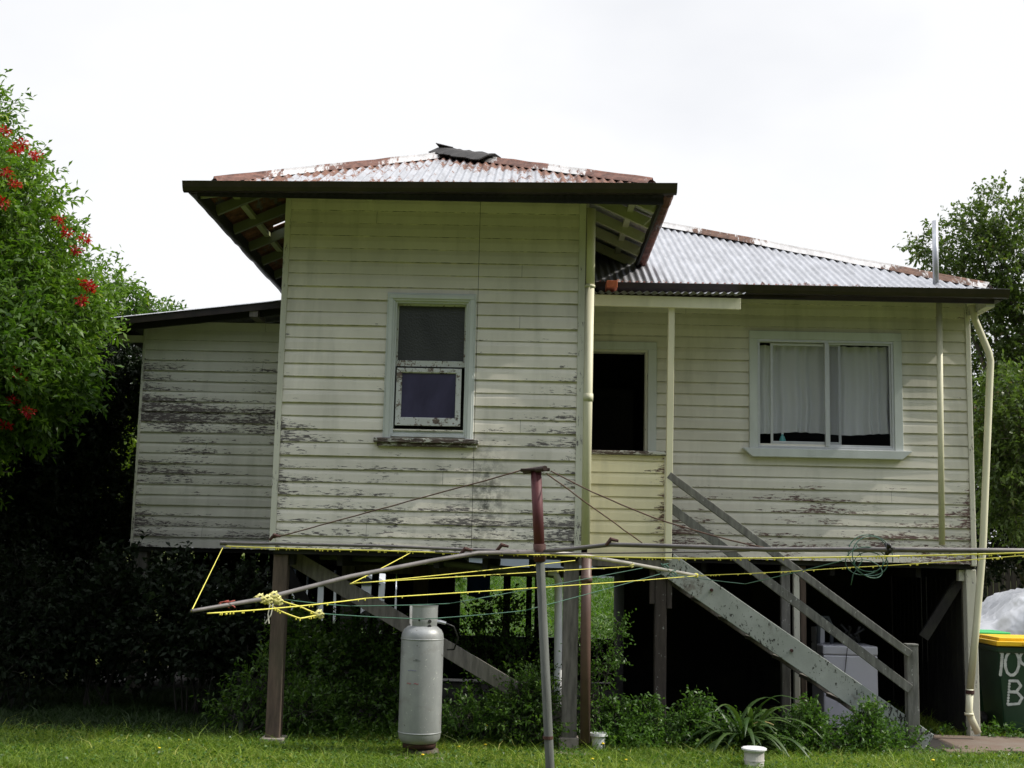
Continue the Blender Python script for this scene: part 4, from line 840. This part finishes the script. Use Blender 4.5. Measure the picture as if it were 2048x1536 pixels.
# white pot and vent
def pot(px, py, D, s, label, name):
    q = P(px, py, D); t = thing(name, (q.x, D, 0), label, 'pot' if 'pot' in name else 'drain riser')
    return t, q
t, q = pot(1197, 1470, 11.75, 1, 'white plastic plant pot among weeds by the brown downpipe', 'plant_pot')
m = MB(); zt = q.z+.02; m.lathe([(.0, .0), (.055, 0), (.065, zt-.03), (.085, zt-.025), (.085, zt), (.075, zt), (.06, zt-.06), (0, zt-.06)], (q.x, 11.75, 0), 20); m.build('pot_body', 'pvc', t, smooth=False)
t, q = pot(1508, 1497, 10.95, 1, 'white capped drain riser standing in the grass', 'drain_riser')
m = MB(); m.lathe([(.085, -.1), (.085, q.z-.03), (.0, q.z-.03)], (q.x, 10.95, 0), 24); m.lathe([(.085, q.z-.10), (.088, q.z-.10), (.088, q.z-.09), (.085, q.z-.09)], (q.x, 10.95, 0), 24); m.build('riser_pipe', plain('stained_pvc', (.55, .52, .48), .6, 0, .3, 12), t, smooth=False)
m = MB(); m.lathe([(0, q.z+.010), (.095, q.z+.010), (.107, q.z+.004), (.107, q.z-.008), (.095, q.z-.012), (.088, q.z-.028), (0, q.z-.028)], (q.x, 10.95, 0), 28); m.build('lid', 'pvc', t)

# ------------------------------------------------------------------ distance
hs = thing('cottage', (0, 45, .95), 'pale grey weatherboard cottage far behind the house', 'house')
m = MB(); m.box(-4, 4.5, 45, 52, .9, 3.6); m.build('wall', plain('pale_cladding', (.42, .46, .52), .7, 0, .08, 3, .1, (1, 1, 12)), hs)
m = MB(); m.prism([(-4.6, 3.6), (.2, 5.6), (5.1, 3.6)], 44.4, 52.4); m.build('roof', 'roof2', hs)
for x in (-2.2, 1.2): m = MB(); m.box(x, x+1.2, 44.93, 45.02, 1.7, 2.9); m.build('window', 'carglass', hs)
# white car behind the palings
cx0 = P(600, 1150, 24).x-1.9; cz = gz(0, 24)
wc = thing('parked_car', (cx0+2, 24.8, cz), 'white hatchback parked on the grass behind the rear palings', 'car')
pr_ = [(0, .35), (.02, .75), (.25, .92), (1.05, 1.0), (1.65, 1.42), (2.9, 1.46), (3.7, 1.05), (4.0, .95), (4.1, .5), (4.05, .3), (0.1, .28)]
m = MB(); m.prism([(cx0+x, cz+z) for x, z in pr_], 24, 25.6); m.build('body', 'carwhite', wc, bevel=.06)
for pts in ([(1.25, 1.0), (1.72, 1.36), (2.2, 1.38), (2.2, 1.0)], [(2.28, 1.0), (2.28, 1.38), (2.85, 1.38), (3.45, 1.05)]):
    m = MB(); m.prism([(cx0+x, cz+z) for x, z in pts], 23.985, 24.1); m.build('window', 'carglass', wc)
for x in (.8, 3.3):
    m = MB(); m.tube([(cx0+x, 23.97, cz+.3), (cx0+x, 24.2, cz+.3)], .3, 20); m.build('wheel', 'black', wc)
m = MB(); m.box(cx0+.0, cx0+.06, 24.05, 24.3, cz+.68, cz+.78); m.build('tail_lamp', 'lamp', wc)
# paling fence on the right, far
fe = thing('paling_fence', (9, 24, 0), 'dark weather-worn paling fence beyond the tarpaulin covered car', 'fence'); m = MB(); x = 7.2
while x < 16: h = 1.95+random.uniform(-.04, .04); m.box(x, x+.10, 24, 24.02, .2, h); x += .11
m.build('palings', timber('dark_palings', (.035, .028, .022)), fe); m = MB(); m.box(7.2, 16, 24.03, 24.07, .6, .7); m.box(7.2, 16, 24.03, 24.07, 1.5, 1.6); m.build('rail', 'darkboard', fe)

# ------------------------------------------------------------------ vegetation
def lob(px, py, D, r_, ry=None, rz=None): q = P(px, py, D); return (q.x, q.y, q.z, r_, ry or r_, rz or r_)
# big flowering tree on the left
T = thing('flowering_tree', (-7.2, 14.2, 0), 'large bright green tree with clusters of red flowers at the left edge', 'tree')
L1 = [lob(-120, 270, 13.2, .75), lob(-70, 400, 12.9, .75), lob(-40, 470, 12.8, .85), lob(10, 560, 13.0, .72), lob(45, 640, 12.9, .72), lob(120, 640, 13.3, .48, .6, .45), lob(185, 585, 15.4, .36, .5, .28), lob(240, 618, 15.5, .30, .4, .17), lob(300, 628, 15.6, .2, .3, .1),
      lob(20, 750, 12.6, .55), lob(-90, 700, 12.2, .95), lob(110, 735, 13.0, .36), lob(0, 830, 12.9, .38), lob(-230, 480, 13.8, 1.4), lob(-250, 800, 13, 1.3), lob(-350, 400, 13.5, 1.5)]
LL = [L1[8], L1[10], L1[11], lob(60, 800, 12.8, .35)]; L1 = [q for i, q in enumerate(L1) if i not in (8, 10, 11)]
foliage('crown', LL, 1700, 12, .10, .038, 'leaf_mid', T, tw=.34, up=-.1, shell=.4, stems='darkbark')  # lower crown shading put into a darker leaf colour
foliage('crown', L1, 9300, 13, .088, .031, 'leaf_bright', T, tw=.36, up=.05, shell=.5, stems='darkbark')
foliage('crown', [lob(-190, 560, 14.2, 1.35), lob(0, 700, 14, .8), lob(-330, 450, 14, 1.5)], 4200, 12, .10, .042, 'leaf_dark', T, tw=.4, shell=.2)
trunk((-7.2, 14.2, -.1), T, [lob(*l)[:3] for l in ((-130, 330, 13.3, 1), (0, 540, 13.1, 1), (80, 650, 13.1, 1), (190, 640, 13.4, 1), (-90, 750, 12.9, 1), (-250, 450, 13.6, 1))], r=.17, fork=.4)
fl = [(30, 298), (45, 287), (12, 345), (28, 368), (5, 405), (118, 440), (134, 466), (170, 478), (152, 500), (172, 565), (182, 575), (163, 600), (30, 738), (12, 715), (38, 757), (25, 800), (55, 822), (10, 850), (8, 262), (70, 310)]
for px, py in fl:
    q = np.array(P(px, py, 12.45 if px > 80 else 11.9+random.random()*.2)); n = 60
    a = unit(rng.normal(size=(n, 3))); v, f = leaves(q+a*rng.uniform(.0, .05, (n, 1))*np.array([1.3, 1, .9]), a, .04, .02); npmesh('flower_cluster', v, f, leafmat('red_petals', (.34, .006, .010), (.50, .018, .025), (.6, .07, .04)) if 'red_petals' not in bpy.data.materials else bpy.data.materials['red_petals'], T, rng.random(n))
# dark trees filling the left behind the wing
def tree(root, lobes, label, mat, n, per=12, L=.09, W=.035, name='tree', r_=.12, grp=None, tw=.4, cat='tree', shell=.45, bark='bark', fork=.35):
    t = thing(name, root, label, cat, grp); foliage('crown', lobes, n, per, L, W, mat, t, tw=tw, shell=shell, stems=bark)
    tips = [lobes[i][:3] for i in range(min(6, len(lobes)))]; trunk(root, t, tips, r=r_, mat=bark, fork=fork); return t
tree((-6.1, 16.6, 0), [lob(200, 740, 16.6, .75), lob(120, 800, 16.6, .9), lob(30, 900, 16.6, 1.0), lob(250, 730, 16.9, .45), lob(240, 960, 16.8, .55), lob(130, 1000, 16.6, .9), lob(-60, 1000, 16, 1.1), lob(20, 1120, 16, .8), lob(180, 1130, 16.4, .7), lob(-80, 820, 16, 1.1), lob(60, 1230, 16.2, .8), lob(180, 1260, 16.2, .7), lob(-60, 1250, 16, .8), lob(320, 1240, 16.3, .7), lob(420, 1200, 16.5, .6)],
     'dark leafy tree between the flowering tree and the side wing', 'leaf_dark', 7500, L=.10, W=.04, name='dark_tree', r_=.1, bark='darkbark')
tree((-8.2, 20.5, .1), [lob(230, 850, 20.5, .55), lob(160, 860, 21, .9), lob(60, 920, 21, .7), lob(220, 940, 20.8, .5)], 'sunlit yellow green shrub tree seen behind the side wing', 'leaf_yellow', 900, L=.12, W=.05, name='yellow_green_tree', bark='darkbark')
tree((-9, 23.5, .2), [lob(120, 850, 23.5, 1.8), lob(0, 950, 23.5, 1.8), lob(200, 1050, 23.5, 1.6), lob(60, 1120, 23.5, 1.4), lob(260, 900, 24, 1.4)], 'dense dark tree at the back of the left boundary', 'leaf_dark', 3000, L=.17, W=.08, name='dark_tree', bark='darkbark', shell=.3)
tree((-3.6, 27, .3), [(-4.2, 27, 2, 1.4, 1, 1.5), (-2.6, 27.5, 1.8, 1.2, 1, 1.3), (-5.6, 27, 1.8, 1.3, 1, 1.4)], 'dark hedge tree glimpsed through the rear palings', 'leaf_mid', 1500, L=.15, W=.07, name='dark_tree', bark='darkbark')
# right hand trees
tree((8.9, 20, .1), [lob(1985, 430, 20, .42, .5, .4), lob(1950, 470, 20, .45, .5, .45), lob(1880, 500, 20, .38, .4, .25), lob(2000, 520, 20, .6), lob(2060, 560, 20, .7), lob(1960, 600, 20, .55), lob(2010, 660, 20.2, .7), lob(2090, 700, 20, .9), lob(1990, 760, 20.4, .5), lob(1905, 545, 20, .35, .4, .25), lob(2050, 480, 20, .45), lob(2080, 860, 20, .9), lob(1990, 860, 20.5, .6), lob(2000, 960, 20.5, .55), lob(2090, 400, 20.5, .3), lob(1840, 493, 20, .16, .2, .1), lob(1850, 545, 20, .2, .2, .12)],
     'tall loose tree with small leaves behind the right end of the roof', 'leaf_olive', 2700, L=.085, W=.042, name='tall_tree', r_=.11, tw=.34, shell=.3)
tree((8.9, 22, .15), [lob(1990, 900, 21.5, .9), lob(2060, 950, 21.5, 1.0), lob(2010, 1020, 21.5, .9), lob(2100, 800, 21.5, 1.0), lob(1975, 1070, 21.5, .7)], 'dark green bush behind the right corner of the house', 'leaf_dark', 1600, L=.11, W=.055, name='bush', cat='bush')
tree((8.7, 19.2, .1), [lob(2030, 800, 18.6, .42), lob(2010, 850, 18.6, .45), lob(2055, 880, 18.6, .5), lob(2015, 940, 18.6, .42), lob(2050, 1010, 18.6, .5), lob(2000, 1010, 18.8, .3)], 'sunlit fresh green bush at the right edge beside the downpipe', 'leaf_olive', 950, L=.09, W=.045, name='bush', cat='bush')
# shrubs in the deep shade on the left and under the house
def shrub(px, py, D, lobes, label, mat, n, L, W, name='shrub', per=9, tw=.25, stems='darkbark'):
    q = P(px, py, D); t = thing(name, (q.x, D, 0), label, 'shrub'); foliage('leaves', lobes, n, per, L, W, mat, t, tw=tw, shell=.2, up=.4, stems=stems)
    m = MB()
    for i in range(7):
        l = lobes[i % len(lobes)]; a = Vector((q.x+random.uniform(-.15, .15), D+random.uniform(-.1, .1), -.02)); b = Vector(l[:3])+Vector((random.uniform(-.5, .5)*l[3], 0, random.uniform(-.3, .8)*l[5])); m.tube([a, a.lerp(b, .5)+Vector((random.uniform(-.08, .08), 0, .05)), b], [.012, .009, .004], 5)
    m.build('stem', 'darkbark', t); return t
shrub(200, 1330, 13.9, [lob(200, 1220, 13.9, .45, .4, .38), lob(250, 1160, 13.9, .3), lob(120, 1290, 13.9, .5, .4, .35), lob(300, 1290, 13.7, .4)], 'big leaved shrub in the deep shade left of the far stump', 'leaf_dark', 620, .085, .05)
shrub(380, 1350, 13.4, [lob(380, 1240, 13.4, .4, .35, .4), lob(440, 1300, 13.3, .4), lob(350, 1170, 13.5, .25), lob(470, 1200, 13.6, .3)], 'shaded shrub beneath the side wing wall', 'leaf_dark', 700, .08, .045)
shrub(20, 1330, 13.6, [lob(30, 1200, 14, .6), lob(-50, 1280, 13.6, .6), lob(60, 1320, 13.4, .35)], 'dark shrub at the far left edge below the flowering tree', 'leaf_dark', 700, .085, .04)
shrub(660, 1400, 12.8, [lob(640, 1330, 12.8, .42, .4, .3), lob(720, 1300, 12.9, .35), lob(600, 1280, 13.0, .25), lob(770, 1360, 12.7, .3), lob(620, 1410, 12.5, .3, .3, .2), lob(730, 1420, 12.5, .35, .3, .2)], 'low dark shrub left of the gas cylinder under the floor', 'leaf_mid', 1100, .055, .028)
shrub(590, 1400, 14.2, [lob(592, 1255, 15.5, .14, .2, .2), lob(600, 1270, 15.4, .12)], 'small sunlit shoot behind the front left stump', 'leaf_yellow', 60, .07, .04)
shrub(1010, 1400, 12.7, [lob(1000, 1240, 13.2, .26, .3, .2), lob(960, 1290, 13.1, .25), lob(1050, 1330, 12.8, .2, .2, .3), lob(990, 1400, 12.5, .32), lob(1060, 1430, 12.3, .2)], 'open leafy shrub between the gas cylinder and the hoist post', 'leaf_mid', 420, .05, .03)
shrub(1060, 1480, 11.8, [lob(1050, 1400, 11.8, .17, .12, .14), lob(1030, 1440, 11.75, .2, .12, .12), lob(1085, 1450, 11.7, .15, .1, .14), lob(1090, 1380, 11.8, .12, .1, .12)], 'ferny bush around the lower end of the timber brace', 'leaf_mid', 420, .045, .02)
shrub(500, 1480, 12.2, [lob(520, 1380, 12.3, .16, .15, .3), lob(610, 1420, 12.1, .25, .2, .2), lob(470, 1420, 12.3, .2, .2, .15)], 'tangled tall weeds around the left front stump', 'leaf_mid', 260, .06, .022)
for px, nm in ((1235, 'leafy upright weed between the plant pot and the dark stump'), (1290, 'bushy weed at the foot of the dark stump'), (1385, 'bushy weed left of the strap leaves'), (1610, 'leafy weed right of the strap leaves under the stair stringer'), (1730, 'leafy weed under the lower stairs')):
    shrub(px, 1480, 12.0, [lob(px, 1450, 12.0, .15, .12, .14), lob(px+random.randint(-14, 14), 1418 if px < 1500 else 1432, 12.05, .09, .08, .11)], nm, 'leaf_weed', 150, .048, .021, name='weed', per=8, tw=.14)
shrub(930, 1440, 12.0, [lob(930, 1440, 12.0, .25, .2, .12), lob(1010, 1450, 12.0, .25, .2, .12), lob(1060, 1400, 12.1, .16, .15, .15)], 'grassy weeds behind the dandelions right of the gas cylinder', 'leaf_weed', 260, .07, .018)
shrub(1180, 1470, 11.95, [lob(1165, 1340, 11.95, .10, .1, .2), lob(1180, 1420, 11.9, .13, .12, .22), lob(1210, 1300, 11.95, .18, .15, .15), lob(1240, 1265, 11.95, .07, .1, .12), lob(1160, 1270, 11.9, .05, .05, .12), lob(1205, 1340, 12, .16, .15, .1)], 'thin twiggy sapling growing up around the brown downpipe', 'leaf_weed', 250, .034, .018, per=9, tw=.16)
def patch(name, label, spec, n, L, W, mat, cat):
    t = thing(name, (spec[0][0], spec[0][1], 0), label, cat); foliage('leaves', spec, n, 8, L, W, mat, t, tw=.12, shell=.1, up=.8); return t
gl = [(x, 12.0+random.uniform(-.15, .35), .08+random.uniform(0, .05), .28, .28, random.uniform(.08, .17)) for x in np.arange(.75, 1.4, .2)]
gl2 = [(x, 12.0+random.uniform(-.15, .3), .08, .28, .25, random.uniform(.09, .27)) for x in np.arange(1.55, 3.7, .22)]
tag(patch('weed_patch', 'leafy weeds between the brown downpipe and the dark stump', gl, 420, .045, .02, 'leaf_weed', 'weeds'), None)
tag(patch('weed_patch', 'broad bed of small leaved weeds along the foot of the stairs', gl2, 1500, .036, .02, 'leaf_weed', 'weeds'), None)
patch('weed_patch', 'dark low weeds in shade between the front stumps', [(x, 12.2+random.uniform(-.2, .4), .06, .3, .3, random.uniform(.07, .16)) for x in np.arange(-2.2, .5, .25)], 900, .05, .02, 'leaf_mid', 'weeds')
patch('weed_patch', 'small weeds at the foot of the corner downpipe', [(4.7, 13.3, .03, .15, .1, .07), (4.95, 13.25, .05, .15, .1, .09), (5.2, 13.2, .03, .2, .1, .06), (4.35, 13.3, .02, .2, .1, .05)], 70, .06, .025, 'leaf_weed', 'weeds')
# strappy plant
def strappy(px, D, n, ln, label, mat, name='strappy_plant', wd=.046, seed=3):
    q = P(px, 1490, D); t = thing(name, (q.x, D, 0), label, 'plant'); rs = random.Random(seed)
    for i in range(n):
        an = rs.uniform(0, 2*math.pi); el = rs.uniform(.5, 1.35); l = ln*rs.uniform(.6, 1.15); p = Vector((q.x+rs.uniform(-.1, .1), D+rs.uniform(-.1, .1), .02)); d = Vector((math.cos(an)*math.cos(el), math.sin(an)*math.cos(el)*.8, math.sin(el))); rows = []; sd_ = Vector((-math.sin(an), math.cos(an), 0)); k = 12
        for j in range(k+1):
            tt = j/k; w_ = wd*(.55+.9*tt if tt < .5 else 1.0*(1-((tt-.5)/.5)**2.2))+.001; nrm_ = sd_.cross(d).normalized()
            rows.append([p-sd_*w_/2+nrm_*.004, p-nrm_*.003, p+sd_*w_/2+nrm_*.004]); p = p+d*(l/k); d = (d+Vector((0, 0, -.19-.05*tt))).normalized()
        m = MB(); m.grid(rows); rr = rs.random()**1.3; m.fr = [min(1, rr*(.8)+(.25 if rs.random() < .15 else 0))]*len(m.f); m.build('leaf', mat, t, smooth=True)
strappy(1485, 11.95, 95, .80, 'clump of long arching strap leaves beside the stairs', 'strap')
strappy(500, 12.4, 16, .62, 'dim strap leaved plant in shade beside the left front stump', 'leaf_dark', seed=9)
# dandelions
for px, py, h in ((375, 1497, 0), (316, 1533, 0), (973, 1452, .18), (971, 1490, 0), (1062, 1464, .15), (918, 1494, 0), (845, 1524, 0), (1206, 1488, 0), (1009, 1445, .16), (1252, 1534, 0), (1185, 1534, 0), (1866, 1521, 0)):
    D = 11.75 if py < 1470 else (11.5 if py < 1500 else 11.0); q = P(px, py, D); zt = max(q.z, .05); wh = {375: 'in the lawn left of the front stump', 316: 'at the bottom left edge of the lawn', 973: 'right of the gas cylinder, the taller one of a close pair', 971: 'right of the gas cylinder, the lower one of a close pair', 1062: 'just left of the hoist post', 918: 'beside the foot of the gas cylinder', 845: 'in front of the slab under the gas cylinder', 1206: 'under the white plant pot', 1009: 'tall among the weeds between cylinder and hoist post', 1252: 'at the bottom edge of the lawn below the dark stump', 1185: 'at the bottom edge of the lawn below the plant pot', 1866: 'on the edge of the concrete path'}[px]
    t = thing('dandelion', (q.x, D, 0), 'yellow dandelion '+wh, 'flower', 'yellow dandelions in the grass')
    m = MB(); m.tube([(q.x, D, 0), (q.x+.01, D, zt*.5), (q.x, D, zt)], .0022, 5); m.build('stalk', 'leaf_weed', t)
    m = MB(); m.lathe([(0, zt-.004), (.013, zt), (.015, zt+.006), (.008, zt+.011), (0, zt+.012)], (q.x, D, 0), 9); m.build('flower', 'petal', t)
# grass blades
def grass(n, xr, yr, h, wd, dens=None):
    x = rng.uniform(*xr, n); y = yr[0]+(yr[1]-yr[0])*rng.random(n)
    if dens is not None: k = rng.random(n) < dens(x, y); x = x[k]; y = y[k]; n = len(x)
    cl_ = .5+.32*np.sin(x*3.1+1.3*np.sin(y*4.1))*np.sin(y*3.7+np.sin(x*2.3))+.25*np.sin(x*11+2*np.sin(y*7))*np.sin(y*13+np.sin(x*9)); hh = h*(rng.uniform(.35, 1.0, n)**1.2)*(.55+.6*cl_); hh[rng.random(n) < .03] *= 2.1
    tt_ = np.clip((y-19)/22, 0, 1); tt_ = tt_*tt_*(3-2*tt_); p = np.stack([x, y, .95*tt_], 1); an = rng.uniform(0, 2*np.pi, n); side = np.stack([np.cos(an), np.sin(an), np.zeros(n)], 1); le = rng.normal(size=(n, 3))*np.array([.75, .75, 0]); up = np.array([0, 0, 1.])
    H = hh[:, None]; m1 = p+up*H*.55+le*H*.3; tp = p+up*H*rng.uniform(.75, 1, (n, 1))+le*H*1.1; W_ = wd*rng.uniform(.6, 1.3, (n, 1))
    v = np.stack([p-side*W_/2, p+side*W_/2, m1+side*W_*.45, m1-side*W_*.45, tp], 1).reshape(-1, 3); b = np.arange(n)[:, None]*5
    f1 = b+np.array([[0, 1, 2, 3]]); f2 = b+np.array([[3, 2, 4, 4]])
    return v, f1, b+np.array([[3, 2, 4]]), n
def gobj(name, mats, args):
    v, f4, f3, n = grass(*args); tri = np.concatenate([f4[:, [0, 1, 2]], f4[:, [0, 2, 3]], f3], 0); r_ = np.clip(rng.normal(.42, .26, n)+.15*np.sin(v[::5, 0]*2+v[::5, 1]*3), 0, 1)
    return tag(npmesh(name, v, tri, mats, None, np.concatenate([r_, r_, r_])), kind='stuff')
def den(x, y): return np.where(y < 11.55, 1, np.where(x < -2.6, np.clip(1-(y-11.9)/.5, 0, 1), np.clip(1-(y-11.55)/.7, .0, 1)))*np.where((x > 3.95) & (y > 12.2), .06, 1)
gobj('grass', 'grass', (230000, (-6.6, 6.2), (10.0, 12.9), .105, .0065, den))
gobj('far_grass', 'leaf_mid', (60000, (-4, 4), (18.6, 44), .22, .04, None))
v, f = leaves(np.stack([rng.uniform(-6, 6, 15000), rng.uniform(10.2, 12.2, 15000), rng.uniform(.01, .075, 15000)], 1), rng.normal(size=(15000, 3))*np.array([1, 1, .35])+np.array([0, 0, .2]), .032, .022)
tag(npmesh('clover', v, f, 'leaf_weed', None, rng.random(15000)), kind='stuff')
gobj('long_grass', 'grass_shade_tint', (52000, (-7, -2.3), (11.95, 15.5), .13, .009, None))  # lawn shade at the left painted in as darker blades
gobj('rough_grass', 'grass', (26000, (4.3, 9), (13.2, 16.5), .12, .009, None))
